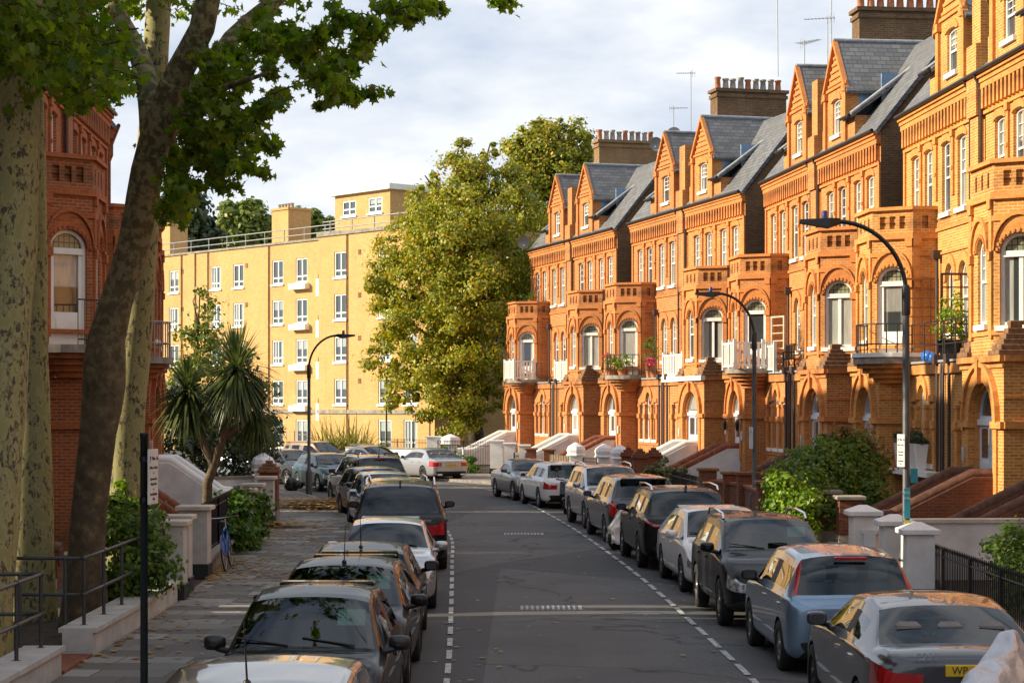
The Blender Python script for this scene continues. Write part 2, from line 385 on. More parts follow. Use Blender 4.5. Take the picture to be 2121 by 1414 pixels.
def bark():
    m, nt, b = mat('plane_tree_bark'); L = nt.links.new; ob = coord(nt)
    mp = nd(nt,'Mapping'); mp.inputs['Scale'].default_value = (1,1,.55); L(ob, mp.inputs['Vector'])
    n1 = noise(nt, mp.outputs[0], 8.5, 4, .55); n2 = noise(nt, mp.outputs[0], 19, 5, .65); n3 = noise(nt, ob, 1.2, 3)
    c = ramp(nt, n1, [(.40,(.25,.235,.095)),(.52,(.33,.30,.14)),(.56,(.20,.19,.07)),(.66,(.30,.275,.15))])
    f = ramp(nt, n2, [(.515,(0,0,0)),(.545,(1,1,1))])
    f2 = ramp(nt, n1, [(.49,(0,0,0)),(.52,(1,1,1))])
    f3 = mix(nt, 1.0, f, f2, 'MULTIPLY')
    c = mix(nt, f3, c, (.075,.060,.036))
    L(c, b.inputs['Base Color']); b.inputs['Roughness'].default_value = .8
    bump(nt, b, f3, -.8, .02); return m
M['bark'] = bark()
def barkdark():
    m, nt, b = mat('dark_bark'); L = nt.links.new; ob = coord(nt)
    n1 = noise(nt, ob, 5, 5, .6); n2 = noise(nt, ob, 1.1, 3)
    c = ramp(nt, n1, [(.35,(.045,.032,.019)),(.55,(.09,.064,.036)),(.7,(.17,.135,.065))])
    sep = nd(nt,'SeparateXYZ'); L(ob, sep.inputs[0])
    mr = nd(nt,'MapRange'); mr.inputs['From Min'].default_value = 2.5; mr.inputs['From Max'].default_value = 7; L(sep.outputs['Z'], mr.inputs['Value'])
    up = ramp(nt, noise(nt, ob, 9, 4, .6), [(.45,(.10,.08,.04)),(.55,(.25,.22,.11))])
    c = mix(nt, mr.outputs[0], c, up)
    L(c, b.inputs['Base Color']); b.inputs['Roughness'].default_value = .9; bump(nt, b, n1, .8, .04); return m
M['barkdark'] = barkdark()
M['trunk'] = plain('tree_trunk_bark', (.05,.035,.022), .9, var=.4, scale=4, bmp=.6)
M['palmtrunk'] = plain('fibrous_trunk', (.13,.09,.055), .9, var=.35, scale=7, bmp=.6)
# ------------------------------------------------------------------ ground, road, pavements
def catmull(pts, step=.8):
    out = []; P = [Vector(p) for p in pts]; P = [2*P[0]-P[1]]+P+[2*P[-1]-P[-2]]
    for i in range(1,len(P)-2):
        n = max(2,int((P[i+1]-P[i]).length/step))
        for k in range(n):
            t = k/n; a,b,c,d = P[i-1:i+3]
            out.append(.5*((2*b)+(c-a)*t+(2*a-5*b+4*c-d)*t*t+(3*b-a-3*c+d)*t**3))
    out.append(P[-2]); return out
def resample(pl, n):
    L = [0]
    for a,b in zip(pl,pl[1:]): L.append(L[-1]+(b-a).length)
    out = []; j = 0
    for k in range(n):
        s = L[-1]*k/(n-1)
        while j < len(L)-2 and L[j+1] < s: j += 1
        t = (s-L[j])/max(1e-9,L[j+1]-L[j]); out.append(pl[j].lerp(pl[j+1],t))
    return out
def offset(pl, d):       # positive = to the right of travel
    out = []
    for i,p in enumerate(pl):
        t = (pl[min(i+1,len(pl)-1)]-pl[max(i-1,0)]).normalized(); out.append(p+Vector((t.y,-t.x))*d)
    return out
V2 = lambda *a: [Vector(p) for p in a]
outer_dash = catmull(V2((3.2,-12),(3.15,8),(2.95,20),(2.9,24),(2.74,29.6),(2.63,33),(2.43,37.9),(2.08,44.5),(1.65,51.3),(1.22,56.7),(.62,63.3),(0,68.7),(-1.14,75.6),(-2.7,80),(-5.8,84.2),(-10,87.6),(-17,91.5),(-30,97)))
inner_dash = catmull(V2((-.7,-12),(-.72,8),(-.76,20),(-.82,25),(-1.03,32.8),(-1.26,40.6),(-1.5,47.7),(-2.1,54.6),(-3.1,61),(-4.9,69),(-7.2,75.2),(-11,80.6),(-18,85.5),(-30,91)))
outer_kerb = offset(outer_dash, 2.1)
inner_kerb = catmull(V2((-2.9,-12),(-2.95,8),(-3.0,20),(-3.12,30),(-3.5,40),(-4.05,50),(-4.5,54.6),(-5.6,61),(-7.3,69.6),(-9.4,75.2),(-13,79.6),(-20,84),(-31,88.5)))
NR = 150
ik = resample(inner_kerb, NR); ok_ = resample(outer_kerb, NR)
def asphalt():
    m, nt, b = mat('asphalt'); L = nt.links.new; ob = coord(nt)
    n1 = noise(nt, ob, 60, 3, .7); n2 = noise(nt, ob, .35, 5, .6); n3 = noise(nt, ob, 3.0, 5, .7)
    c = ramp(nt, n1, [(.35,(.062,.061,.062)),(.55,(.108,.106,.104)),(.72,(.24,.235,.225))])
    c = mix(nt, ramp(nt, n2, [(.45,(0,0,0)),(.7,(.6,)*3)]), c, (.05,.049,.05))
    c = mix(nt, ramp(nt, n3, [(.55,(0,0,0)),(.75,(.3,)*3)]), c, (.12,.11,.10))
    v = nd(nt,'TexVoronoi', feature='DISTANCE_TO_EDGE'); v.inputs['Scale'].default_value = .16
    mp = nd(nt,'Mapping'); nz = nd(nt,'TexNoise'); nz.inputs['Scale'].default_value = .8; L(ob, nz.inputs['Vector'])
    ad = nd(nt,'VectorMath', operation='ADD'); sc = nd(nt,'VectorMath', operation='SCALE'); sc.inputs['Scale'].default_value = 2.2
    L(nz.outputs['Color'], sc.inputs[0]); L(ob, ad.inputs[0]); L(sc.outputs[0], ad.inputs[1]); L(ad.outputs[0], v.inputs['Vector'])
    c = mix(nt, ramp(nt, v.outputs['Distance'], [(.0,(.75,)*3),(.012,(0,0,0))]), c, (.018,.017,.017))
    pt = nd(nt,'TexVoronoi'); pt.inputs['Scale'].default_value = .11; pm = nd(nt,'Mapping'); pm.inputs['Scale'].default_value = (1.6,.7,1); L(ob, pm.inputs['Vector']); L(pm.outputs[0], pt.inputs['Vector'])
    sv = nd(nt,'SeparateColor'); L(pt.outputs['Color'], sv.inputs[0])
    c = mix(nt, ramp(nt, sv.outputs[0], [(.62,(0,0,0)),(.63,(.6,)*3)]), c, (.045,.044,.046))
    c = mix(nt, ramp(nt, noise(nt, ob, 1.1, 6, .75), [(.60,(0,0,0)),(.70,(.5,)*3)]), c, (.030,.029,.029))
    L(c, b.inputs['Base Color']); b.inputs['Roughness'].default_value = .82; b.inputs['Specular IOR Level'].default_value = .35
    bump(nt, b, n1, .5, .008); return m
M['asphalt'] = asphalt()
def paving():
    m, nt, b = mat('paving_slabs'); L = nt.links.new; ob = coord(nt)
    mp = nd(nt,'Mapping'); mp.inputs['Rotation'].default_value = (0,0,R(3)); L(ob, mp.inputs['Vector'])
    t = nd(nt,'TexBrick'); t.inputs['Scale'].default_value = 1; t.inputs['Brick Width'].default_value = .9; t.inputs['Row Height'].default_value = .62
    t.inputs['Mortar Size'].default_value = .009; t.inputs['Bias'].default_value = -.25; t.inputs['Color1'].default_value = (.13,.115,.10,1); t.inputs['Color2'].default_value = (.42,.40,.375,1); t.inputs['Mortar'].default_value = (.04,.036,.03,1)
    L(mp.outputs[0], t.inputs['Vector'])
    c = mix(nt, ramp(nt, noise(nt,ob,.8,5,.65), [(.4,(0,0,0)),(.7,(.45,)*3)]), t.outputs['Color'], (.17,.145,.125))
    c = mix(nt, ramp(nt, noise(nt,ob,25,4,.7), [(.4,(0,0,0)),(.8,(.45,)*3)]), c, (.06,.053,.045))
    L(c, b.inputs['Base Color']); b.inputs['Roughness'].default_value = .85
    h = nd(nt,'Math', operation='SUBTRACT'); h.inputs[0].default_value = 1; L(t.outputs['Fac'], h.inputs[1]); bump(nt, b, h.outputs[0], .5, .008)
    return m
M['paving'] = paving()
M['kerb'] = plain('granite_kerb', (.24,.22,.20), .8, var=.25, scale=4, bmp=.2)
M['paint'] = None
def roadpaint():
    m, nt, b = mat('road_paint'); L = nt.links.new; ob = coord(nt)
    L(ramp(nt, noise(nt, ob, 14, 5, .7), [(.38,(.12,.118,.115)),(.50,(.48,.47,.45)),(.8,(.66,.65,.62))]), b.inputs['Base Color']); b.inputs['Roughness'].default_value = .7; return m
M['paint'] = roadpaint()
def groundm():
    m, nt, b = mat('ground_soil_and_grass'); L = nt.links.new; ob = coord(nt)
    L(ramp(nt, noise(nt, ob, .3, 6, .7), [(.35,(.05,.055,.02)),(.55,(.09,.075,.045)),(.7,(.06,.07,.025))]), b.inputs['Base Color']); b.inputs['Roughness'].default_value = .95; return m
mb = MB(); mb.add([(-3000,-3000,-.06),(3000,-3000,-.06),(3000,3000,-.06),(-3000,3000,-.06)], [(0,1,2,3)])
tag(mb.build('ground', groundm()), kind='structure')
def strip(name, mt, A, B, z0=None, nx=1, camber=0, z=0, kind='structure'):
    mb = MB(); n = len(A); vs = []
    for a,b in zip(A,B):
        for k in range(nx+1):
            t = k/nx; p = a.lerp(b,t); vs.append((p.x,p.y,z+camber*(1-(2*t-1)**2)))
    fs = [(i*(nx+1)+k,i*(nx+1)+k+1,(i+1)*(nx+1)+k+1,(i+1)*(nx+1)+k) for i in range(n-1) for k in range(nx)]
    mb.add(vs, fs, True)
    o = mb.build(name, mt); tag(o, kind=kind); return o
CAMB = .075
strip('road', M['asphalt'], ik, ok_, nx=14, camber=CAMB, z=-.005)
def road_z(x, y):
    best = min(range(NR), key=lambda i: (ik[i].lerp(ok_[i],.5)-Vector((x,y))).length)
    a, b = ik[best], ok_[best]; d = b-a; t = max(0,min(1,(Vector((x,y))-a).dot(d)/d.dot(d)))
    return -.005+CAMB*(1-(2*t-1)**2)
def kerb(name, pl, side):
    mb = MB(); A = pl; B = offset(pl, side*.15); prof = [(0,-.05),(0,.105),(.02,.12),(1,.12),(1,-.05)]; vs = []
    for a,b in zip(A,B):
        for t,z in prof: q = a.lerp(b,t); vs.append((q.x,q.y,z))
    m = len(prof)
    mb.add(vs, [((i*m+k),(i*m+k+1),((i+1)*m+k+1),((i+1)*m+k)) for i in range(len(A)-1) for k in range(m-1)])
    tag(mb.build(name, M['kerb']), kind='structure')
kerb('kerb', ok_, 1); kerb('kerb', ik, -1)
okb = offset(ok_, .15); ikb = offset(ik, -.15)
# lines the front walls stand on
front_r = catmull(V2((8.2,-12),(8.1,15),(7.75,27),(7.4,34),(7.3,45),(7.15,56),(6.3,65),(4.9,74),(2.4,84),(-.6,90),(-4.0,94.5),(-9,98.5),(-18,103),(-32,109)))
front_l = catmull(V2((-5.4,-12),(-5.4,10),(-5.45,25),(-5.55,32),(-5.95,40),(-6.25,46),(-6.7,54.4),(-7.6,61),(-9.3,69.5),(-11.4,75),(-15,79),(-21,82.5),(-32,86.5)))
fr = resample(front_r, NR); fl = resample(front_l, NR)
strip('pavement', M['paving'], okb, fr, z=.116); strip('pavement', M['paving'], fl, ikb, z=.116)
fr2 = offset(fr, 6.5); fl2 = offset(fl, -6.5)
strip('front_garden_ground', M['soil'], fr, fr2, z=.09); strip('front_garden_ground', M['soil'], fl2, fl, z=.09)
def on_line(pl, Y):
    for a,b in zip(pl,pl[1:]):
        if a.y <= Y <= b.y: return a.lerp(b,(Y-a.y)/(b.y-a.y))
    return pl[-1]
def dashes(name, pl, s0, s1, pitch, length, w):
    L = 0; mb = MB(); nxt = s0; pts = resample(pl, 1400); i = 0
    acc = [0]
    for a,b in zip(pts,pts[1:]): acc.append(acc[-1]+(b-a).length)
    def pos(s):
        j = min(max(0,int(s/acc[-1]*(len(pts)-1))),len(pts)-2); return pts[j].lerp(pts[j+1],(s-acc[j])/max(1e-9,acc[j+1]-acc[j])), (pts[j+1]-pts[j]).normalized()
    s = s0
    while s < min(s1, acc[-1]-2):
        vs = []
        for k in range(3):
            p,t = pos(s+length*k/2); nrm = Vector((t.y,-t.x))
            for e in (-w/2,w/2): q = p+nrm*e; vs.append((q.x,q.y,road_z(q.x,q.y)+.006))
        mb.add(vs, [(0,1,3,2),(2,3,5,4)]); s += pitch*random.uniform(.97,1.03)
    tag(mb.build(name, M['paint']), kind='structure')
dashes('parking_bay_line', outer_dash, 2, 112, 1.36, 1.0, .085)
dashes('parking_bay_line', inner_dash, 2, 72, 1.36, .9, .075)
def grating(px, py):
    g = gp(px,py); z = road_z(g.x,g.y); e = empty('drain_cover', (g.x,g.y,z)); mb = MB(); mb.box(-.5,-.3,.0,.5,.3,.008); mb.build('frame', M['leadgrey'], e)
    mb = MB()
    for k in range(11): mb.box(-.46+k*.085,-.26,.008,-.415+k*.085,.26,.016)
    mb.build('bars', M['iron'], e); return e
tag(grating(1142,1267), 'near rectangular iron drain cover in the middle of the road', 'drain cover', 'drain covers in the road')
tag(grating(1085,1111), 'smaller looking drain cover farther up the road beyond the first', 'drain cover', 'drain covers in the road')

# fallen leaves: scattered over pavement, gutter and road
def leaf_flat(n, xy, zf, size=(.06,.13), lift=.02):
    V = np.zeros((n,5,3)); shape = np.array([(0,-.5),(.5,-.1),(.28,.5),(-.28,.5),(-.5,-.1)])
    for i in range(n):
        x,y = xy(); s = random.uniform(*size); a = random.uniform(0,6.28); tx,ty = random.uniform(-.35,.35),random.uniform(-.35,.35)
        c,d = math.cos(a)*s, math.sin(a)*s; z = zf(x,y)+random.uniform(.006,lift)
        for k,(u,v) in enumerate(shape):
            q = (u*c-v*d, u*d+v*c); V[i,k] = (x+q[0], y+q[1], z+abs(q[0]*tx)+abs(q[1]*ty))
    return V
def pav_xy(y0, y1, bias=1.0, side='l'):
    def f():
        y = random.uniform(y0,y1); w = on_line(fl,y); k = on_line(ikb,y); t = random.random()**bias
        p = w.lerp(k,t); return p.x+.05, p.y
    return f
def pile(c, r, sq=.6, rot=0):
    def f():
        a = random.uniform(0,6.28); q = r*abs(random.gauss(0,.45)); x,y = q*math.cos(a), q*math.sin(a)*sq
        return c[0]+x*math.cos(rot)-y*math.sin(rot), c[1]+x*math.sin(rot)+y*math.cos(rot)
    return f
flat = lambda z: (lambda x,y: z)
g1 = gp(650,1050); g2 = gp(600,1085)
Vs = [leaf_flat(2600, pile((g1.x+.3,g1.y-2.0), 3.6, .6, 2.0), flat(.118), (.09,.19), lift=.22), leaf_flat(500, pile((g2.x,g2.y-3), 2.4, .7), flat(.118), (.08,.16), lift=.12),
      leaf_flat(330, pav_xy(24,56,2.2), flat(.118)), leaf_flat(150, pav_xy(20,58,1), flat(.118)), leaf_flat(420, pav_xy(36,41,3), flat(.118)), leaf_flat(300, pav_xy(44.5,50,3), flat(.118))]
tag(np_mesh('fallen_leaves', np.concatenate(Vs), None, 5, M['leaf_fallen']), 'brown autumn leaves heaped and scattered over the left pavement', 'fallen leaves', kind='stuff')
def rd():
    y = random.uniform(22,66); a = on_line(ik,y); b = on_line(ok_,y); t = random.choice((random.uniform(.26,.76),random.uniform(.24,.5),random.uniform(.6,.8))); p = a.lerp(b,t); return p.x,p.y
tag(np_mesh('fallen_leaves', leaf_flat(190, rd, lambda x,y: road_z(x,y)+.002, (.04,.10)), None, 5, M['leaf_fallen']), 'thin scatter of single dead leaves over the dark road', 'fallen leaves', kind='stuff')
# ------------------------------------------------------------------ terraced houses
# local frame of a house: x along the street front (0 = free end, H = party wall), y into the house, z up; the street is at negative y
H = 7.5
def window(parent, fc, xc, w, z0, zs, rise, setback, style='sash', sill=True, panemat=None, name='window'):
    fr = MB(); op = arch(xc,w,z0,zs,rise); t = .10 if style == 'flat' else .075; inn = shrink(op, t)
    slab(fr, fc, op, setback-.05, setback+.03, [inn])
    top = zs+rise; iw = w/2-t; d0,d1 = setback-.03, setback+.012
    def bar(a0,a1,b0,b1,d=d0): fbox(fr, fc, a0,a1,b0,b1,d,d1)
    if style == 'sash':
        mid = z0+(top-z0)*.5; bar(xc-iw,xc+iw,mid-.03,mid+.03)
        nv = 2 if w < 1.0 else 3
        for k in range(1,nv): bar(xc-iw+2*iw*k/nv-.012, xc-iw+2*iw*k/nv+.012, mid+.03, top-t-(.0 if rise<=0 else .02))
        for k in (1,2):
            zz = mid+(top-t-mid)*k/3; bar(xc-iw+.012,xc+iw-.012,zz-.011,zz+.011, d0+.008)
    elif style == 'bay':          # casement pair under an arched top light
        tr = zs-.05; bar(xc-iw,xc+iw,tr-.07,tr+.07,setback-.075); bar(xc-.05,xc+.05,z0+t,tr-.07)
    elif style == 'door':         # balcony door: panelled foot, glass, arched top light
        tr = zs-.05; bar(xc-iw,xc+iw,tr-.07,tr+.07,setback-.075); bar(xc-iw,xc+iw,z0+t,z0+.75)
        bar(xc-iw,xc-iw+.09,z0+.75,tr-.07); bar(xc+iw-.09,xc+iw,z0+.75,tr-.07)
        bar(xc-iw+.14,xc+iw-.14,z0+t+.1,z0+.62,d0-.015)
    elif style == 'slim':
        mid = z0+(top-z0)*.55; bar(xc-iw,xc+iw,mid-.03,mid+.03)
    elif style == 'flat':         # two casements over two bottom lights
        tr = z0+.42; bar(xc-iw,xc+iw,tr-.05,tr+.05); bar(xc-.06,xc+.06,z0+t,top-t,d0+.005)
    o = fr.build(name, M['white'], parent)
    pn = MB()
    if style in ('bay','door'):
        tr = zs-.05
        sheet(pn, fc, [(xc-iw,z0+t),(xc+iw,z0+t),(xc+iw,tr),(xc-iw,tr)], (), setback+.02)
        tl = MB(); tp = [(xc-iw,tr),(xc+iw,tr)]+[(xc+iw*math.cos(math.pi*i/10), zs+(rise-t)*math.sin(math.pi*i/10)) for i in range(11)]
        sheet(tl, fc, tp, (), setback+.018); tl.build('top_light', M['leaded'], o)
    else: sheet(pn, fc, inn, (), setback+.02)
    pn.build('pane', panemat or M['pane'], o)
    if sill:
        sl = MB(); fbox(sl, fc, xc-w/2-.1, xc+w/2+.1, z0-.13, z0, -.09, setback-.02); sl.build('sill', M['white'], o)
    return o
GX = 5.0       # centre of the gable
def bay_poly(e): return [(.25-e,0),(.25-e,-.7-.4*e),(.98-.5*e,-1.7-e),(2.72+.5*e,-1.7-e),(3.45+e,-.7-.4*e),(3.45+e,0)]
def house(seed):
    root = empty('brick_house')
    F0 = Face((0,0),(H,0))
    ZE = 12.05
    sec = [(1.15,.78),(2.55,.78),(4.35,.80),(5.85,.80)]
    h2 = [arch(x,w,8.78,10.72,.07,6) for x,w in sec]
    h1 = [arch(x,.74,5.35,6.95,.37,8) for x in (4.75,6.05)]
    w = MB()
    panel(w, F0, [(0,0),(.25,0),(.25,4.5),(H,4.5),(H,ZE),(0,ZE)], h2+h1, .2)
    # ground floor: square bay with three lancets
    FG = Face((3.45,-.9),(H,-.9)); g3 = [arch(.85,.46,1.75,3.45,0), arch(1.75,.66,1.75,3.5,.42,8), arch(2.65,.46,1.75,3.45,0)]
    panel(w, FG, [(0,0),(H-3.45,0),(H-3.45,4.42),(0,4.42)], g3, .2)
    w.box(3.45,-.9,4.42,H,0,4.5)
    # porch
    FP = Face((.25,-1.7),(3.45,-1.7)); door = arch(1.6,1.86,1.3,2.95,.96,14)
    panel(w, FP, [(0,0),(3.2,0),(3.2,4.5),(0,4.5)], [door], .36)
    w.add([(.25,-1.7,0),(.25,0,0),(.25,0,4.5),(.25,-1.7,4.5)], [(3,2,1,0)]); w.add([(3.45,-1.7,0),(3.45,0,0),(3.45,0,4.5),(3.45,-1.7,4.5)], [(0,1,2,3)])
    w.add([(.25,-1.7,4.5),(3.45,-1.7,4.5),(3.45,0,4.5),(.25,0,4.5)], [(0,1,2,3)])
    w.add([(.5,-1.7,1.3),(3.2,-1.7,1.3),(3.2,-.6,1.3),(.5,-.6,1.3)], [(0,1,2,3)])
    # first-floor bay
    bp = bay_poly(0)
    B = [Face(bp[i],bp[i+1]) for i in range(5)]
    bz = 4.5; zt = 8.95; cl = B[1].L
    hc = arch(cl/2,.94,4.72,6.9,.44,12); hf = arch(.87,.66,5.25,6.95,.34,10)
    def blinds(xs, ww): return [[(x-ww,8.42),(x+ww,8.42),(x+ww,8.78),(x-ww,8.78)] for x in xs]
    for i in (0,4): panel(w, B[i], [(0,bz),(B[i].L,bz),(B[i].L,zt),(0,zt)], [], .16, blind=blinds((B[i].L/2,),.09))
    for i in (1,3): panel(w, B[i], [(0,bz),(cl,bz),(cl,zt),(0,zt)], [hc], .16, blind=blinds((.32,cl/2,cl-.32),.09))
    panel(w, B[2], [(0,bz),(1.74,bz),(1.74,zt),(0,zt)], [hf], .16, blind=blinds((.4,.87,1.34),.07))
    w.add([(x,y,zt-.35) for x,y in bp], [(0,1,2,3,4,5)])
    # gable
    GA = Face((GX-1.35,-.02),(GX+1.35,-.02)); gw = arch(1.35,.92,12.62,13.78,.08,6)
    panel(w, GA, [(0,ZE),(2.7,ZE),(2.7,14.15),(1.35,15.78),(0,14.15)], [gw], .16)
    w.add([(GX-1.35,-.02,ZE),(GX-1.35,.35,ZE),(GX-1.35,.35,14.15),(GX-1.35,-.02,14.15)], [(3,2,1,0)])
    w.add([(GX+1.35,-.02,ZE),(GX+1.35,.35,ZE),(GX+1.35,.35,14.15),(GX+1.35,-.02,14.15)], [(0,1,2,3)])
    # shoulders each side of the gable
    w.box(GX-2.2,-.02,ZE,GX-1.35,.9,12.98); w.box(GX+1.35,-.02,ZE,GX+1.75,.9,12.98)
    # stepped pilaster on the party wall
    w.box(H-.34,-.16,8.4,H,0,12.0); w.box(H-.42,-.24,11.0,H,.5,12.9); w.box(H-.36,-.1,12.9,H,.7,14.9)
    w.build('wall', M['brick'], root)
    # mouldings and rubbed brick work
    r = MB()
    for x,ww in sec:
        arch_ring(r, F0, x, 10.72, ww, .07, ww+.26, .30, -.035, .06)
    for x in (4.75,6.05): arch_ring(r, F0, x, 6.95, .74, .37, 1.22, .64, -.05, .05); fbox(r, F0, x-.64,x-.37,6.82,6.95,-.05,.02); fbox(r, F0, x+.37,x+.64,6.82,6.95,-.05,.02)
    for bb,xc,wi,ri in ((B[1],cl/2,.94,.44),(B[3],cl/2,.94,.44),(B[2],.87,.66,.34)):
        zs = 6.9 if wi > .7 else 6.95
        arch_ring(r, bb, xc, zs, wi, ri, min(wi+.5,bb.L-.06), ri+.36, -.05, .06); arch_ring(r, bb, xc, zs+.04, min(wi+.5,bb.L-.06), ri+.36, min(wi+.62,bb.L), ri+.46, -.11, .02)
        m = 13
        for k in range(m):
            th = math.pi*(k+.5)/m; rx,rz = xc+(wi/2+.06)*math.cos(th), zs+(ri+.06)*math.sin(th)
            fbox(r, bb, rx-.028,rx+.028, rz-.045,rz+.03,-.08,-.045)
    for bb,aa in ((B[2],.1),(B[2],1.64),(B[1],.07),(B[3],cl-.07),(B[4],.08),(B[0],B[0].L-.08)):
        q0,q1 = max(aa-.1,0),min(aa+.1,bb.L)
        fbox(r, bb, q0,q1,4.9,8.1,-.06,.01); fbox(r, bb, max(q0-.04,0),min(q1+.04,bb.L),6.72,6.92,-.11,.01); fbox(r, bb, max(q0-.04,0),min(q1+.04,bb.L),7.9,8.12,-.1,.01)
    for e,z0,z1 in ((.05,7.62,7.74),(.09,8.12,8.28),(.05,4.98,5.08),(.1,zt,zt+.1)): r.prism(bay_poly(e), z0, z1)
    # second-floor pilaster strips, string courses
    for x in (.08,1.85,3.45,5.1): fbox(r, F0, x-.09 if x>.1 else 0, x+.09, 9.2,11.0,-.06,.01)
    for x in (1.85,3.45,5.1): fbox(r, F0, x-.13,x+.13,10.82,11.02,-.10,.01); fbox(r, F0, x-.07,x+.07,9.9,10.0,-.09,.01)
    for z0,z1,e in ((11.0,11.09,.07),(11.66,11.82,.15),(11.82,11.94,.19),(11.94,12.06,.25),(8.30,8.40,.05),(7.62,7.70,.05),(4.86,4.96,.06),(8.64,8.70,.03)):
        for a0,a1 in ((0,H),) if z0 > 9 else ((3.46,H),): fbox(r, F0, a0,a1,z0,z1,-e,.01)
    k = .10
    while k < H-.4:
        fbox(r, F0, k,k+.15,11.14,11.66,-.14,.0); k += .32
    # porch: orders of the arch, impost, keystone, plinth
    arch_ring(r, FP, 1.6, 2.95, 1.86, .96, 2.5, 1.28, -.06, .02); arch_ring(r, FP, 1.6, 2.98, 2.52, 1.29, 2.72, 1.4, -.13, .01)
    arch_ring(r, FP, 1.6, 2.95, 1.70, .88, 1.86, .96, .10, .2)
    for s in (-1,1):
        fbox(r, FP, *sorted((1.6+s*.93,1.6+s*.85)),1.3,2.95,.10,.2)
        fbox(r, FP, *sorted((1.6+s*.86,1.6+s*1.66)),2.82,2.98,-.1,.2)
        fbox(r, FP, *sorted((1.6+s*.94,1.6+s*1.2)),1.3,2.82,-.05,.01)
    fbox(r, FP, 1.5,1.7,3.86,4.42,-.16,.02)
    fbox(r, FP, -.08,3.28,4.36,4.5,-.12,.01); fbox(r, FP, -.06,3.26,.0,.45,-.06,.01); fbox(r, FP, -.05,3.25,4.22,4.3,-.05,.01)
    for x in (.25,3.45):
        s = -1 if x < 1 else 1
        for z0,z1,e in ((2.82,2.98,.1),(4.36,4.5,.1),(3.5,3.56,.03)):
            r.box(min(x,x+s*e),-1.7,z0,max(x,x+s*e),-.0 if s < 0 else -.9,z1)
    # ground-floor bay columns and hoods
    for x in (.5,1.28,2.22,3.0):
        fbox(r, FG, x-.12,x+.12,1.65,3.3,-.08,.02); fbox(r, FG, x-.17,x+.17,2.72,2.92,-.13,.02); fbox(r, FG, x-.15,x+.15,3.26,3.36,-.1,.02)
    arch_ring(r, FG, 1.75, 3.5, .66, .42, 1.1, .68, -.07, .03)
    for x in (.85,2.65): fbox(r, FG, x-.3,x+.3,3.45,3.62,-.05,.02)
    fbox(r, FG, .0,H-3.45,4.2,4.46,-.1,.01); fbox(r, FG, .3,3.2,1.5,1.62,-.04,.02)
    # gable trim
    for s in (-1,1):
        fbox(r, GA, *sorted((1.35+s*1.1,1.35+s*1.36)),12.1,14.1,-.09,.02); fbox(r, GA, *sorted((1.35+s*1.02,1.35+s*1.42)),13.95,14.17,-.14,.02)
        a = Vector((1.35+s*1.46,14.05)); b = Vector((1.35,15.9)); dn = Vector((0,-.2))
        poly = [tuple(a),tuple(b),tuple(b+dn),tuple(a+dn)] if s < 0 else [tuple(b),tuple(a),tuple(a+dn),tuple(b+dn)]
        r.yprism([(GX-1.35+q[0],q[1]) for q in poly], -.16, .0)
    for k in range(6): fbox(r, GA, .45+.16*k,2.25-.16*k,14.35+.22*k,14.44+.22*k,-.05,.01)
    fbox(r, GA, .0,2.7,14.2,14.3,-.06,.01); arch_ring(r, GA, 1.35, 13.78, .92, .08, 1.3, .32, -.05, .03)
    r.build('brick_moulding', M['rubbed'], root)
    # free end wall and back in brown stock brick
    s = MB(); D = 8.5
    s.add([(0,0,0),(0,D,0),(0,D,ZE),(0,5.7,15.7),(0,2.75,15.7),(0,.0,ZE)], [(5,4,3,2,1,0)])
    s.add([(0,D,0),(H,D,0),(H,D,ZE),(0,D,ZE)], [(3,2,1,0)])
    s.build('end_wall', M['stock'], root)
    # roof
    rf = MB(); y0 = -.22; zz = ZE+.01; rr = 3.65/2.75
    pr = [(y0,zz-.0),(2.75,15.75),(5.75,15.75),(D+.2,zz),(D+.2,zz-.12),(5.7,15.6),(2.8,15.6),(y0+.08,zz-.1)]
    rf.xprism(list(reversed(pr)), -.14, H); rfo = rf.build('roof', M['slate'], root)
    g = MB()
    for sgn in (-1,1):
        e = (GX+sgn*1.55,13.92); a = (GX,15.86)
        q = [e,a,(a[0],a[1]-.12),(e[0],e[1]-.1)] if sgn < 0 else [a,e,(e[0],e[1]-.1),(a[0],a[1]-.12)]
        g.yprism(q, -.1, 4.6)
    # lean-to roof on the shoulder
    g.xprism(list(reversed([(-.2,12.98),(1.9,14.55),(1.9,14.4),(-.2,12.86)])), GX-2.35, GX-1.36)
    g.build('gable_roof', M['slate'], root)
    hp = MB(); hp.tube([(GX,-.12,15.88),(GX,4.4,15.88)], .07, 6); hp.build('ridge_tiles', M['leadgrey'], root); hp = MB(); hp.tube([(GX-2.33,-.2,13.02),(GX-2.33,1.9,14.6)], .06, 6); hp.build('ridge_tiles', M['leadgrey'], root)
    for q in ((GX-1.34,.33,ZE,GX-1.25,3.2,14.15),(GX+1.25,.33,ZE,GX+1.34,3.2,14.15),(GX-2.2,.9,ZE,GX-2.1,2.4,14.4)): ch = MB(); ch.box(*q); ch.build('dormer_cheek', M['lead'], root)
    gt = MB(); gt.tube([(0,-.30,12.08),(H,-.30,12.08)], .065, 6); gt.tube([(GX-2.4,-.28,12.95),(GX-1.38,-.28,12.95)], .06, 6); gt.build('gutter', M['iron'], root)
    dp = MB(); x = H-.46
    dp.tube([(x,-.3,12.02),(x,-.12,11.7),(x,-.12,4.6)], .048, 6); dp.build('downpipe', M['pipe'], root); dp = MB(); dp.tube([(H-.55,-1.0,4.6),(H-.55,-1.0,.1)], .045, 6); dp.tube([(H-.12,-1.0,4.5),(H-.1,-1.03,4.15),(H-.1,-1.03,.1)], .042, 6)
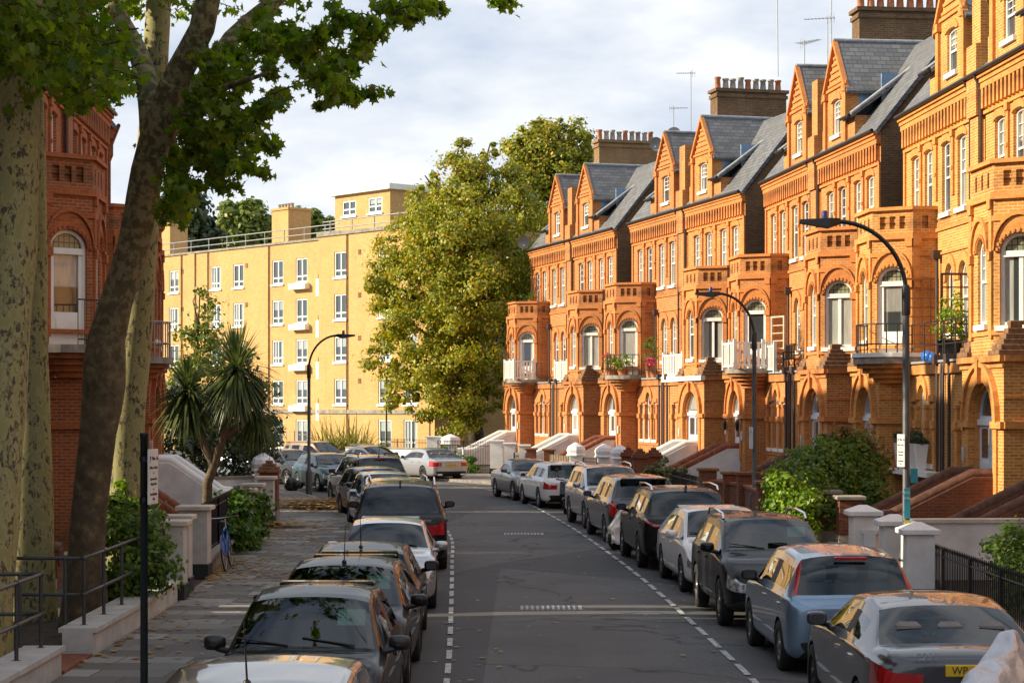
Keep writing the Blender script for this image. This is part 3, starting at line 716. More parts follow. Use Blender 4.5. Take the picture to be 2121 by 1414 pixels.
    dp.box(H-.67,-1.12,4.45,H-.43,-.91,4.7); dp.build('downpipe', M['pipe'], root); dp = MB(); dp.tube([(3.85,-.12,7.6),(3.85,-.12,4.6)],.05,6); dp.box(3.75,-.25,7.5,3.97,-.01,7.75); dp.build('downpipe', M['pipe'], root)
    tc = MB(); tc.box(3.47,-1.02,4.5,H,-.0,4.56); tc.build('terrace_lead', M['leadgrey'], root)
    # windows
    for x,ww in sec: window(root, F0, x, ww, 8.78, 10.72, .07, .14)
    for x in (4.75,6.05): window(root, F0, x, .74, 5.35, 6.95, .37, .14)
    window(root, B[2], .87, .66, 5.25, 6.95, .34, .12)
    window(root, GA, 1.35, .92, 12.62, 13.78, .08, .12)
    for x,ww,zs,ri in ((.85,.46,3.45,0),(1.75,.66,3.5,.42),(2.65,.46,3.45,0)): window(root, FG, x, ww, 1.75, zs, ri, .12, 'slim')
    root['B'] = 0
    # front door in its recess
    d = MB(); dd = .26; op = arch(1.6,1.86,1.3,2.95,.95,12)
    slab(d, FP, op, dd-.06, dd+.04, [shrink(arch(1.6,1.80,3.0,3.0,.88,12)[2:], .10)])
    for a0,a1 in ((.88,1.6),(1.6,2.32)): fbox(d, FP, a0+.05,a1-.05,1.42,2.0,dd-.09,dd-.05)
    fbox(d, FP, .68,2.52,2.88,3.02,dd-.12,dd-.05); fbox(d, FP, 1.585,1.615,1.32,2.88,dd-.085,dd-.05)
    do = d.build('front_door', M['doorblue'], root)
    pn = MB(); sheet(pn, FP, arch(1.6,1.62,3.0,3.0,.80,12)[2:], (), dd-.01)
    for a0,a1 in ((.94,1.5),(1.70,2.26)): sheet(pn, FP, [(a0,2.1),(a1,2.1),(a1,2.8),(a0,2.8)], (), dd-.065)
    pn.build('pane', M['pane'], do)
    bp_ = MB(); fbox(bp_, FP, 2.86,3.02,2.0,2.35,-.07,.0); bp_.build('entry_panel', M['greyrender'], root)
    return root
def bay_fit(root, mirror, door, cap, lo):
    """the piece that differs between the two houses of a pair: bay windows or balcony doors, porch caps or corner balcony"""
    global MIR
    MIR = H if mirror else None
    bp = bay_poly(0)
    for i in (1,3):
        fc = Face(bp[i],bp[i+1]); xc = fc.L/2
        if door and (i == 1) == lo: window(root, fc, xc, .94, 4.72, 6.9, .44, .12, 'door', sill=False)
        else:
            f = MB(); fbox(f, fc, xc-.47,xc+.47,4.72,5.2,.02,.3); f.build('window_apron', M['brick'], root)
            window(root, fc, xc, .94, 5.2, 6.9, .44, .12, 'bay')
        if not (door and (i == 1) == lo):      # stepped brick cap on the cut corner of the porch
            b = MB(); n = 6; cx = .62 if i == 1 else 3.08; cy = -1.30
            for k in range(n):
                e = .52-.072*k; b.bevbox(cx-e*.8,cy-e,4.5+.125*k,cx+e*.8,cy+e,4.625+.125*k+(.05 if k == n-1 else 0),.015)
            b.build('porch_cap', M['cap'], root)
    if door:
        cx = .45 if lo else 3.25; pts = [(cx+1.12*math.cos(2*math.pi*t/24), -1.25+1.12*math.sin(2*math.pi*t/24)) for t in range(24)]
        b = MB(); b.prism(pts, 4.52, 4.70); b.build('balcony_slab', M['stone'], root); c = MB()
        for e,z0,z1 in ((.90,4.40,4.51),(.76,4.26,4.40),(.60,4.12,4.26),(.45,3.98,4.12)): c.prism([(cx+(x-cx)*e, -1.25+(y+1.25)*e) for x,y in pts], z0, z1)
        c.build('balcony_corbel', M['rubbed'], root)
    MIR = None
def steps(root, mirror, style, run=3.0):
    global MIR
    MIR = H if mirror else None
    st = MB(); n = 7; y0 = -1.7
    for k in range(n):
        st.box(1.25, y0-run*(k+1)/n, .05, 2.45, y0-run*k/n, 1.3-1.2*k/n-.04*0-.0)
    st.build('front_steps', M['stone'], root)
    for x0 in (.87,2.46):
        b = MB(); prof = [(y0,0.02),(y0-run,.02),(y0-run,.72),(y0-run*.80,.76),(y0-.5,1.68),(y0,1.68)]
        b.xprism(prof, x0, x0+.3)
        o = b.build('balustrade_wall', M['render'] if style in ('white','mixed') else M['redpier'], root)
        c = MB(); xm = x0+.15; path = [(xm,y0-run-.03,.76),(xm,y0-run*.80,.82),(xm,y0-.5,1.75),(xm,y0,1.75)]
        c.tube(path, .145, 8); c.tube([(xm,p[1],p[2]-.12) for p in path], .165, 6)
        c.build('coping', M['white'] if style == 'white' else M['coping'] if style == 'mixed' else M['copingdark'], o)
    MIR = None
def chimney(root, mirror, potmat, bmat, tall=0):
    global MIR
    MIR = H if mirror else None
    c = MB(); x0,x1,y0,y1,zt = H-.45,H+.45,1.4,4.7,17.35
    c.box(x0,y0,12.5,x1,y1,zt); c.box(x0-.06,y0-.06,zt-.25,x1+.06,y1+.06,zt-.1); c.box(x0-.1,y0-.1,zt,x1+.1,y1+.1,zt+.14)
    o = c.build('chimney', bmat, root)
    for k in range(9):
        yy = y0+.2+k*(y1-y0-.4)/8; h = .5+.1*random.random()+tall; p = MB()
        p.lathe([(.15,0),(.14,.05),(.115,h-.1),(.15,h-.08),(.15,h)], (H+(.0 if k%2 else .05),yy,zt+.14), 10); p.build('chimney_pot', potmat if k%4 else M['pot'], o)
    MIR = None
MIR = None; protoF = house(1); MIR = H; protoN = house(2); MIR = None
def dressed(p, name, **kw): return p
used = {'F':False,'N':False}
HOUSES = {}
def place(which, loc, rz, label, group, door, cap, style, run, chim=None):
    proto = protoF if which == 'F' else protoN
    root = proto if not used[which] else copy_tree(proto)
    return root
def block(A, B, labels, group, fits, styles, run=3.0, chim=None):
    """a pair of houses between boundary points A (left seen from the street) and B"""
    A = Vector(A); B = Vector(B); t = (B-A).normalized(); nin = Vector((-t.y,t.x)); L = (B-A).length; gap = (L-2*H)/2
    rz = math.atan2(t.y,t.x); out = []
    for i,(p,lab) in enumerate(zip((protoF,protoN),labels)):
        r = copy_tree(p); q = A+t*(gap+i*H)+nin*1.7; r.location = (q.x,q.y,0); r.rotation_euler = (0,0,rz)
        tag(r, lab, 'house', group)
        bay_fit(r, bool(i), fits[i] == 'door', fits[i] == 'window', (i == 1) if group == GR else (i == 0)); steps(r, bool(i), styles[i], run)
        out.append(r)
    if chim: chimney(out[1], True, *chim)
    return out
GR = 'red brick terrace houses along the right side of the street'; GL = 'red brick terrace houses along the left side of the street'
P0,P1,P2,P3,P4 = (-.8,111),(3.9,94.5),(8.23,77.5),(10.2,60),(11.3,42.5)
P5 = (11.75,25); P6 = (12.0,7.5)
R1 = block(P0,P1,['last house at the far end of the right terrace, beside the tall autumn tree','red brick house second from the far end, bay window above a stepped porch cap'],GR,('door','window'),('white','white'),3.0,(M['pale_pot'],M['stock_yellow']))
R2 = block(P1,P2,['red brick house with potted yellow flowers on its bowed balcony','red brick house with bay window behind the round trimmed bush, fourth from the far end'],GR,('door','window'),('mixed','white'),3.0,(M['pale_pot'],M['stock']))
R3 = block(P2,P3,['red brick house with long white balustrade and dark garden bench on its balcony','red brick house with wide bay window behind the big shrub'],GR,('door','window'),('mixed','brick'),3.0,(M['pot'],M['stock']))
R4 = block(P3,P4,['red brick house with wooden trellis and black rail on its balcony','red brick house nearest on the right, cut off by the frame edge'],GR,('door','window'),('brick','brick'),3.0,(M['pot'],M['stock']))
L3 = block((-9.45,42.0),(-10.6,59.4),['left red brick house seen between the plane trunks, black railed balcony','left red brick house half hidden behind the leaning trunk, pale metal balcony rail'],GL,('door','door'),('mixed','white'),2.3,(M['pot'],M['stock']))
L4 = block((-10.65,59.6),(-15.0,76.4),['left brick house beyond the balcony one, front turned away behind the palm','last brick house of the left terrace, hidden behind the palm'],GL,('window','window'),('white','white'),2.0,(M['pot'],M['stock']))
L2 = block((-9.4,12.2),(-9.4,29.5),['left red brick house behind the spotted plane trunks','left red brick house just before the spotted plane trunks'],GL,('door','window'),('brick','brick'),2.2,(M['pot'],M['stock']))
# the streets runs on behind the camera: the next pairs are what throws the shade and what the car bodies mirror
R5 = block(P4,P5,['right terrace house just outside the frame, nearer than the white planters','right terrace house outside the frame, beside the covered motorbike'],GR,('door','window'),('brick','brick'),3.0,(M['pot'],M['stock']))
R6 = block(P5,P6,['right terrace house level with the camera','right terrace house behind the camera'],GR,('door','window'),('brick','brick'),3.0)
L1 = block((-9.4,-5.2),(-9.4,12.2),['left terrace house behind the camera','left terrace house level with the camera'],GL,('door','window'),('brick','brick'),1.2)
LS = copy_tree(protoF); LS.location = (-12.2,30.85,0); LS.rotation_euler = (0,0,R(92)); LS.scale = (1.43,1,1)  # added hidden house, stretched and placed so its gap shapes the road's sun strips
tag(LS, 'added left brick house hidden by the plane trunks, stretched to shape the sun strips on the road', 'house', GL); bay_fit(LS, False, False, True, True); steps(LS, False, 'brick', 2.5)
def rebrick(houses, wallm, trim):
    for h in houses:
        for k in h.children:
            n = k.name.split('.')[0]
            if n in ('wall','window_apron','brick_moulding','balcony_corbel'):
                k.material_slots[0].link = 'OBJECT'; k.material_slots[0].material = M[wallm] if n in ('wall','window_apron') else M[trim]
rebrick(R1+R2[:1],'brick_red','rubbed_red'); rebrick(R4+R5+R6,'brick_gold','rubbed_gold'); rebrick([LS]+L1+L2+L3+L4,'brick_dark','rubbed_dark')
for pr in (protoF, protoN):
    for k in list(pr.children_recursive): bpy.data.objects.remove(k)
    bpy.data.objects.remove(pr)
# ------------------------------------------------------------------ yellow brick flats
TA = Vector((.66,-.75)).normalized(); NA = Vector((-TA.y,TA.x))      # left to right along the front; into the building
A0 = Vector((-10.92,123))
def hit(px, off):       # distance along the front (set back by off) at which the sight line through px meets it
    k = (px-CX)/F; o = A0+NA*off; return (k*o.y-o.x)/(TA.x-k*TA.y)
def zt_(px, py, off):
    s = hit(px,off); Y = (A0+NA*off+TA*s).y; return HC+(HY-py)/F*Y
flats = empty('block_of_flats', (A0.x,A0.y,0), math.atan2(TA.y,TA.x))
tag(flats, 'yellow brick block of flats with white windows at the end of the street', 'block of flats')
OFF = 1.3; ZR = 14.1
sR0, sR1 = hit(660,0), 9.5; sL0, sL1 = hit(250,OFF), hit(660,0)
FR = Face((0,0),(1,0)); FLf = Face((0,OFF),(1,OFF))
rows = [12.25,9.55,6.85,4.15]
colR = [hit(705,0), hit(797,0), hit(850,0)]; colL = [hit(p,OFF) for p in (312,360,447,493.5,575,624.5)]
WW, WH = 1.32, 1.62
def wrect(s, zc, h=WH): return arch(s,WW,zc-h/2,zc+h/2)
w = MB()
holesR = [wrect(s,z) for s in colR for z in rows]+[wrect(s,1.5,1.8) for s in colR[1:]]
holesL = [wrect(s,z) for s in colL for z in rows]+[wrect(s,1.35,1.95) for s in colL[4:]]
panel(w, FR, [(sR0,0),(sR1,0),(sR1,ZR),(sR0,ZR)], holesR, .14)
panel(w, FLf, [(sL0,0),(sL1,0),(sL1,ZR),(sL0,ZR)], holesL, .14)
w.add([(sR0,0,0),(sR0,OFF,0),(sR0,OFF,ZR),(sR0,0,ZR)], [(3,2,1,0)])
w.add([(sR1,0,0),(sR1,12,0),(sR1,12,ZR),(sR1,0,ZR)], [(0,1,2,3)])
w.add([(sL0,OFF,0),(sL0,12,0),(sL0,12,ZR),(sL0,OFF,ZR)], [(3,2,1,0)])
w.add([(sL0,12,0),(sR1,12,0),(sR1,12,ZR),(sL0,12,ZR)], [(3,2,1,0)])
# projecting pier of brick on the left wing
sp = hit(400,OFF); w.box(sp-.5,OFF-.12,0,sp+.35,OFF+.1,ZR)
w.build('wall', M['yellow'], flats)
rf = MB(); rf.prism([(sL0,OFF),(sR0,OFF),(sR0,0),(sR1,0),(sR1,12),(sL0,12)], ZR, ZR+.02)
rf.box(sL0-.1,OFF-.1,ZR+.02,sR0-.1,OFF+.2,ZR+.16); rf.box(sR0-.1,-.1,ZR+.02,sR1+.1,.2,ZR+.26); rf.build('roof', M['stone'], flats)
bd = MB(); fbox(bd, FR, sR0-.08,sR1,2.75,3.0,-.09,.0); fbox(bd, FLf, sL0,sR0-.08,2.75,3.0,-.09,.0); bd.build('string_course', M['stone'], flats)
for fc,cols in ((FR,colR),(FLf,colL)):
    for s in cols:
        for z in rows: window(flats, fc, s, WW, z-WH/2, z+WH/2, 0, .1, 'flat', True, M['pane2'])
for s in colR[1:]: window(flats, FR, s, WW, .6, 2.4, 0, .1, 'flat', True, M['pane2'])
for s in colL[4:]: window(flats, FLf, s, WW, .375, 2.325, 0, .1, 'flat', True, M['pane2'])
# vents, pipes
for s,fc in ((hit(745,0),FR),(hit(511,OFF),FLf),(hit(378,OFF),FLf)):
    for z in rows: v = MB(); fbox(v, fc, s-.16,s+.16,z+.5,z+.82,-.02,.02); v.build('air_vent', M['cap'], flats)
for px,off,fc in ((720,0,FR),(558,OFF,FLf),(432,OFF,FLf),(377,OFF,FLf)):
    p = MB(); s = hit(px,off); p.tube([(s,off-.07,.2),(s,off-.07,ZR)], .045, 6); p.build('drain_pipe', M['cap'], flats)
# window boxes and side panels of the balconies at the step
for i,z in enumerate(rows):
    b = MB(); s = colL[5]; b.box(s-.95,OFF-.42,z-1.28,s+.95,OFF-.01,z-.9); b.build('window_box', M['white'], flats)
    b = MB(); s = sR0; b.bevbox(s-.80,.35,z-1.9,s-.06,.75,z-.75,.02); b.build('balcony_panel', M['white'], flats)
    r = MB()
    for q in (-.72,-.14): r.tube([(s+q,.5,z-.75),(s+q,.5,z-.48)], .03, 5)
    r.tube([(s-.74,.5,z-.48),(s-.1,.5,z-.48)], .03, 5); r.build('balcony_rail', M['iron'], flats)
rl = MB(); k = sL0
while k < sR1-1:
    off = OFF if k < sR0 else 0
    rl.tube([(k,off+.35,ZR),(k,off+.35,ZR+1.0)], .04, 5); k += 2.35
for z in (.55,1.0): rl.tube([(sL0,OFF+.35,ZR+z),(sR0,OFF+.35,ZR+z)], .04, 5); rl.tube([(sR0,.35,ZR+z),(sR1-1,.35,ZR+z)], .04, 5)
rl.build('roof_railing', M['aerial'], flats)
# stair tower on the roof
ts0, ts1, to = hit(694,3.0), hit(808,3.0), 3.0
FT = Face((0,to),(1,to)); tw = [arch(hit(723,to),1.5,15.75,16.75), arch(hit(777,to),1.5,15.75,16.75)]
t = MB(); panel(t, FT, [(ts0,ZR-.1),(ts1,ZR-.1),(ts1,17.15),(ts0,17.15)], tw, .12)
t.add([(ts1,to,ZR),(ts1,to+5.5,ZR),(ts1,to+5.5,17.15),(ts1,to,17.15)], [(0,1,2,3)]); t.add([(ts0,to,ZR),(ts0,to+5.5,ZR),(ts0,to+5.5,17.15),(ts0,to,17.15)], [(3,2,1,0)])
t.add([(ts0,to+5.5,ZR),(ts1,to+5.5,ZR),(ts1,to+5.5,17.15),(ts0,to+5.5,17.15)], [(3,2,1,0)])
to_ = t.build('stair_tower', M['yellow'], flats)
f = MB(); f.box(ts0-.3,to-.3,17.15,ts1+.3,to+5.8,17.5); f.build('fascia', M['white'], to_)
for px in (723,777): window(to_, FT, hit(px,to), 1.5, 15.75, 16.75, 0, .08, 'flat', True, M['pane2'])
def stack(px, off, w_, d_, z1, pots):
    s = hit(px,off); c = MB(); c.box(s-w_/2,off,ZR,s+w_/2,off+d_,z1); c.box(s-w_/2-.08,off-.08,z1,s+w_/2+.08,off+d_+.08,z1+.15)
    o = c.build('chimney', M['yellow'], flats)
    for k in range(pots):
        p = MB(); p.lathe([(.14,0),(.12,.3),(.15,.32)], (s-w_/2+.25+(w_-.5)*k/max(1,pots-1),off+.5,z1+.15), 8); p.build('chimney_pot', M['pale_pot'], o)
stack(580,3.2,2.0,1.9,16.75,5); stack(880,6.5,2.2,1.2,17.4,4); stack(338,6,2.0,1.6,17.2,3)

# ------------------------------------------------------------------ foliage
def frames(n, up=.5):
    d = rng.normal(size=(n,3)); d /= np.linalg.norm(d,axis=1)[:,None]; d[:,2] = np.abs(d[:,2])*.6+up*rng.random(n); d /= np.linalg.norm(d,axis=1)[:,None]
    a = rng.normal(size=(n,3)); a -= d*(a*d).sum(1)[:,None]; a /= np.linalg.norm(a,axis=1)[:,None]
    return d, a, np.cross(d,a)
LEAF5 = np.array([(0,-.5,0),(.34,-.08,.06),(.2,.3,.03),(0,.55,-.05),(-.2,.3,.03),(-.34,-.08,.06)])
PLANE = np.array([(.03,-.5,0),(.16,-.24,.02),(.46,-.22,.10),(.30,-.02,.05),(.52,.22,.10),(.22,.20,.03),(.13,.32,.0),(0,.6,-.06),(-.13,.32,0),(-.22,.20,.03),(-.52,.22,.10),(-.30,-.02,.05),(-.46,-.22,.10),(-.16,-.24,.02),(-.03,-.5,0)])
def leaves(P, size, shape=LEAF5, up=.5, frame=None, droop=None):
    if isinstance(P, tuple):      # leaves of a clump face outwards, as they do on a tree
        P,D = P; n = len(P); d = D*.9+rng.normal(size=(n,3))*.45; d[:,2] += .3; d /= np.linalg.norm(d,axis=1)[:,None]
        a = rng.normal(size=(n,3)); a -= d*(a*d).sum(1)[:,None]; a /= np.linalg.norm(a,axis=1)[:,None]; frame = (d,a,np.cross(d,a))
    n = len(P); d,a,b = frame or frames(n, up)
    s = (size[0]+(size[1]-size[0])*rng.random(n))[:,None,None]
    sh = shape[None]*s
    return P[:,None,:]+a[:,None,:]*sh[:,:,0:1]+b[:,None,:]*sh[:,:,1:2]+d[:,None,:]*sh[:,:,2:3]
def clump_points(clumps, n, sub=.16, shell=.55):
    vol = np.array([r[0]*r[1]+r[1]*r[2]+r[0]*r[2] for c,r in clumps]); vol = vol/vol.sum(); out = []
    for (c,r),v in zip(clumps,vol):
        m = max(4,int(n*v)); k = max(3,m//(100 if sub < .2 else 38))
        d = rng.normal(size=(k,3)); d /= np.linalg.norm(d,axis=1)[:,None]
        rad = shell+(1-shell)*rng.random(k)**.6
        cc = np.array(c)+d*rad[:,None]*np.array(r)
        idx = rng.integers(0,k,m); s = sub*np.mean(r)*(.6+.8*rng.random(k))
        g = rng.normal(size=(m,3))*np.array([1,1,.75]); q = cc[idx]+g*s[idx][:,None]; o = (q-np.array(c))/np.mean(r)*.6+g*.35; out.append((q, o/np.maximum(1e-6,np.linalg.norm(o,axis=1))[:,None]))
    return np.concatenate([a for a,b in out]), np.concatenate([b for a,b in out])
def limbs(mb, base, top, clumps, r0, n=9, wob=.08):
    base = Vector(base); top = Vector(top)
    P = [base.lerp(top,t)+Vector((random.uniform(-1,1),random.uniform(-1,1),0))*r0*.5*(t>0) for t in (0,.15,.35,.55,.75,1)]
    mb.tube(P, [r0*1.35,r0,r0*.88,r0*.75,r0*.55,r0*.3], n, wob=wob)
    for c,r in clumps:
        c = Vector(c); t = max(.2,min(.9,(c.z-base.z)/(top.z-base.z)-.18)); s = base.lerp(top,t)
        m = s.lerp(c,.5)+Vector((random.uniform(-.4,.4),random.uniform(-.4,.4),.3)); mb.tube([s,m,c+Vector((0,0,r[2]*.5))], [r0*.42,r0*.25,r0*.08], 6)
def tree(name, label, base, top, clumps, nleaf, size, mt, r0, trunk='trunk', group=None, sub=.16, cat='tree', shape=LEAF5):
    e = empty(name, base); tag(e, label, cat, group); b = Vector(base)
    mb = MB(); lc = [((c[0]-b.x,c[1]-b.y,c[2]-b.z),r) for c,r in clumps]
    limbs(mb, (0,0,-.1), Vector(top)-b, lc, r0); mb.build('trunk', M[trunk], e)
    np_mesh('crown', leaves(clump_points(lc,nleaf,sub), size, shape), None, len(shape), M[mt], e)
    return e
def px_clumps(lst, Y0):
    out = []
    for px,py,rp,dy in lst:
        Y = Y0+dy; c = at(px,py,Y); r = rp*Y/F; out.append(((c.x,c.y,c.z),(r,r*1.0,r*.88)))
    return out
big = px_clumps([(985,345,58,1),(940,385,62,0),(1040,380,60,2),(905,450,75,-1),(985,430,80,-2),(1060,450,70,2.5),(850,515,75,0),(940,520,90,-3),(1030,530,85,0),(815,590,70,0),(900,600,90,-3),(985,610,90,-3.5),(1070,600,70,2.5),(800,660,55,-1),(870,690,80,-2.5),(960,700,90,-4),(1045,690,60,1),(800,735,50,-1),(855,780,65,-2.5),(935,790,80,-4),(1000,770,60,-2),(830,815,45,-2.5),(885,850,42,-3.5),(950,860,55,-4),(1010,830,40,-2),(1055,560,70,3.5),(870,440,50,1.5),(780,590,36,-1.5),(955,310,28,1),(1015,310,26,1),(880,375,26,0)], 115)
tree('broadleaf_tree', 'tall green and gold autumn tree between the flats and the terrace', (-2.0,115,0), (-2.6,115,16.5), big, 80000, (.12,.26), 'leaf_lime', .42, group=None, sub=.15)
b2 = px_clumps([(1130,300,55,0),(1185,290,45,1),(1085,320,45,0),(1160,360,70,0),(1095,390,60,0),(1210,350,40,2),(1130,450,70,0),(1190,430,60,2),(1220,290,20,2),(1100,270,25,0),(1160,258,20,0)], 130)
tree('broadleaf_tree', 'second autumn tree rising behind the far terrace roofs and chimney', (2.6,130,0), (2.8,130,20), b2, 30000, (.16,.32), 'leaf_lime', .4, sub=.17)
for lab,mt,lst,Y in (('grey green tree above the flats roof at far left','leaf_dark',[(380,430,40,0),(400,450,40,0),(355,460,40,0),(415,480,35,0),(372,410,22,0),(380,500,50,0)],165),
    ('bright green tree behind the flats railing','leaf_far',[(480,460,36,0),(520,450,36,0),(500,440,24,0),(460,485,30,0),(540,480,36,0),(500,500,50,0),(475,430,16,0)],170),
    ('green tree between the flats chimney and the roof tower','leaf_far',[(640,470,32,0),(668,485,30,0),(625,450,18,0),(650,440,14,0),(650,500,40,0),(685,470,18,0),(612,475,26,0)],170)):
    c = px_clumps(lst,Y); m = c[0][0]
    tree('far_tree', lab, (m[0],Y,0), (m[0],Y,m[2]), c, 7000, (.4,.7), mt, .4, group='trees rising behind the flats', sub=.26)

# street-side plane trees in the left front gardens
def tube_tree(name, label, trunk_paths, mt):
    b = Vector(trunk_paths[0][0][0]); e = empty(name, (b.x,b.y,.05)); tag(e, label, 'tree', 'plane trees in the left front gardens')
    mb = MB()
    for path,rad in trunk_paths: mb.tube([Vector(p)-Vector((b.x,b.y,.05)) for p in catmull([Vector(p) for p in path], .35)], list(np.interp(np.linspace(0,1,len(catmull([Vector(p) for p in path], .35))), np.linspace(0,1,len(rad)), rad)), 18, wob=.03)
    mb.build('trunk', M[mt], e); return e, Vector((b.x,b.y,.05))
tA = tube_tree('plane_tree', 'thick straight plane trunk at the left edge, pale camouflage bark', [([(-6.95,25,0),(-6.72,25,2.5),(-6.5,25.1,5.5),(-6.4,25.2,8.5),(-6.1,25.6,12),(-5.3,26,16)], [.46,.34,.31,.32,.26,.15]), ([(-6.32,25.2,8.2),(-7.0,25,9.5),(-8,24.6,12)], [.16,.14,.06]), ([(-6.3,25.2,9),(-5.0,24.6,9.8),(-3.0,24.2,10.4)], [.15,.11,.05])], 'bark')
tB = tube_tree('plane_tree', 'slimmer spotted plane trunk just behind the one at the edge', [([(-7.33,29.6,0),(-7.35,29.6,3),(-7.4,29.7,6.5),(-7.45,29.8,10),(-7.3,30,15)], [.36,.25,.23,.21,.12])], 'bark')
L_ = lambda px,py,Y: tuple(at(px,py,Y))
lean = [L_(170,1330,28.6),L_(178,1200,28.6),L_(185,1050,28.6),L_(210,850,28.6),L_(222,700,28.5),L_(262,560,28.4),L_(286,460,28.3),L_(318,300,28.0),L_(360,170,27.6)]
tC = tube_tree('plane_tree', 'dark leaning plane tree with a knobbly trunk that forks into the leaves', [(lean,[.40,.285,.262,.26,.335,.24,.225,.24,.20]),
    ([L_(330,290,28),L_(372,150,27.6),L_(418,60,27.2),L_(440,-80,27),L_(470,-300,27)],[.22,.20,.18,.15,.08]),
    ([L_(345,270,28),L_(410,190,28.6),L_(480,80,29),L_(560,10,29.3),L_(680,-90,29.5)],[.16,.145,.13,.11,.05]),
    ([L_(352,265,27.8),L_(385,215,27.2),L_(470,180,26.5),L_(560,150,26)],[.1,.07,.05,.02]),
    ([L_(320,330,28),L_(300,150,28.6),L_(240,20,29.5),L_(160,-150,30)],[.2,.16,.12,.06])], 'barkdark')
tD = tube_tree('plane_tree', 'pale upright plane trunk behind the leaning dark one', [([L_(256,1250,30.7),L_(264,900,30.7),L_(287,650,30.7),L_(298,450,30.6),L_(316,250,30.5),L_(328,0,30.4),L_(335,-250,30.4)],[.34,.275,.25,.235,.215,.19,.1])], 'bark')
# leafy sprays of the plane trees: each twig ends in a drooping fan of lobed leaves
def sprays(parent, org, spots, per, mt=('leaf_plane')):
    P = []; tw = MB(); Fd = []
    for c,r in spots:
        n = int(per*random.uniform(.6,1.4)); c = Vector(c)
        d = Vector((random.uniform(-1,1),random.uniform(-1,1),random.uniform(-.75,.15))).normalized(); a = c-d*r*1.3; b = c+d*r
        tw.tube([a-org, a.lerp(b,.5)+Vector((0,0,.07))-org, b-org], [.012,.009,.003], 4, cap=False)
        for k in range(n):
            t = random.random(); q = a.lerp(b,t); P.append(q+Vector(rng.normal(size=3))*r*.34*(1.1-.5*t)-Vector((0,0,.06))-org)
    P = np.array([tuple(p) for p in P]); n = len(P)
    # leaves hang: tip pointing down and outward
    b_ = rng.normal(size=(n,3))*.8; b_[:,2] -= .75; b_ /= np.linalg.norm(b_,axis=1)[:,None]
    d = rng.normal(size=(n,3)); d[:,2] += .8; d -= b_*(d*b_).sum(1)[:,None]; d /= np.linalg.norm(d,axis=1)[:,None]
    a_ = np.cross(b_,d)
    np_mesh('crown', leaves(P,(.08,.19),PLANE,frame=(d,a_,b_)), None, len(PLANE), M[mt], parent)
    tw.build('twigs', M['trunk'], parent)
def in_poly(x, y, poly):
    c = False; n = len(poly)
    for i in range(n):
        (x0,y0),(x1,y1) = poly[i],poly[i-1]
        if (y0 > y) != (y1 > y) and x < (x1-x0)*(y-y0)/(y1-y0)+x0: c = not c
    return c
def fill(poly, n, Y0, Y1, r=(.22,.42)):
    xs = [p[0] for p in poly]; ys = [p[1] for p in poly]; out = []
    while len(out) < n:
        x,y = random.uniform(min(xs),max(xs)),random.uniform(min(ys),max(ys))
        if in_poly(x,y,poly): out.append((tuple(at(x,y,random.uniform(Y0,Y1))), random.uniform(*r)))
    return out
upper = [(-350,-900),(700,-900),(880,-300),(905,-20),(800,10),(700,28),(600,40),(505,60),(440,110),(375,150),(330,130),(250,165),(130,190),(-60,190)]
left = [(-80,20),(110,20),(260,90),(250,165),(180,205),(60,175),(-80,150)]
tips = [((890,5),12),((860,25),10),((800,20),12),((760,55),12),((705,40),12),((735,95),8),((770,100),6),((655,85),16),((690,130),12),((640,140),10),((620,105),12),((600,60),14),((740,180),9),((700,175),11),((660,195),7),((675,160),9),((550,80),14),((560,130),6),((500,110),14),((520,160),10),((455,170),16),((415,215),16),((470,225),14),((530,225),14),((590,205),6),((560,215),8),((440,255),14),((500,260),8),((420,300),18),((470,300),14),((530,290),12),((570,280),5),((450,335),12),((510,330),9),((545,345),5),((430,365),5),((470,370),6),((385,345),12),((360,300),14),((370,390),10),((350,420),6),((350,440),3),((1025,3),4),((395,255),14),((380,170),14),((440,120),14)]
spC = fill(upper, 180, 22.5, 31)
for (x,y),k in tips:
    Y = random.uniform(25.5,29.5)
    for j in range(max(1,int(k*.36))): spC.append((tuple(at(x+random.gauss(0,13),y+random.gauss(0,10),Y+random.uniform(-.6,.6))), random.uniform(.12,.24)))
sprays(tC[0], tC[1], spC, 40)
sprays(tA[0], tA[1], fill(left,120,22,29)+fill([(-350,-500),(250,-500),(250,60),(-100,60)],75,22,28), 34)
sprays(tB[0], tB[1], fill([(-350,-500),(350,-500),(350,60),(-100,60)],60,28,34), 34)
sprays(tD[0], tD[1], fill([(150,-500),(600,-500),(600,40),(200,100)],60,29,34), 34)

# shrubs and hedges
def shrub(name, label, clumps, n, size, mt, cat='shrub', group=None, stems=6, sub=.22, shell=.4, extra=None):
    c0 = clumps[0][0]; zb = .1; b = Vector((c0[0],c0[1],zb)); e = empty(name, b); tag(e, label, cat, group)
    lc = [((c[0]-b.x,c[1]-b.y,c[2]-b.z),r) for c,r in clumps]
    np_mesh('foliage', leaves(clump_points(lc,n,sub,shell), size), None, 6, M[mt], e)
    if extra: np_mesh('flowering_tips', leaves(clump_points([((c[0]-b.x,c[1]-b.y,c[2]-b.z),r) for c,r in extra[0]],extra[1],sub,.5), size), None, 6, M[extra[2]], e)
    mb = MB()
    for k in range(stems):
        c,r = lc[k%len(lc)]; q = Vector(c)+Vector((random.uniform(-1,1)*r[0],random.uniform(-1,1)*r[1],random.uniform(.0,.8)*r[2]))*.7
        mb.tube([(random.uniform(-.15,.15),random.uniform(-.15,.15),-.05),(q.x*.5,q.y*.5,q.z*.5),q], [.03,.02,.006], 5)
    mb.build('stems', M['trunk'], e); return e
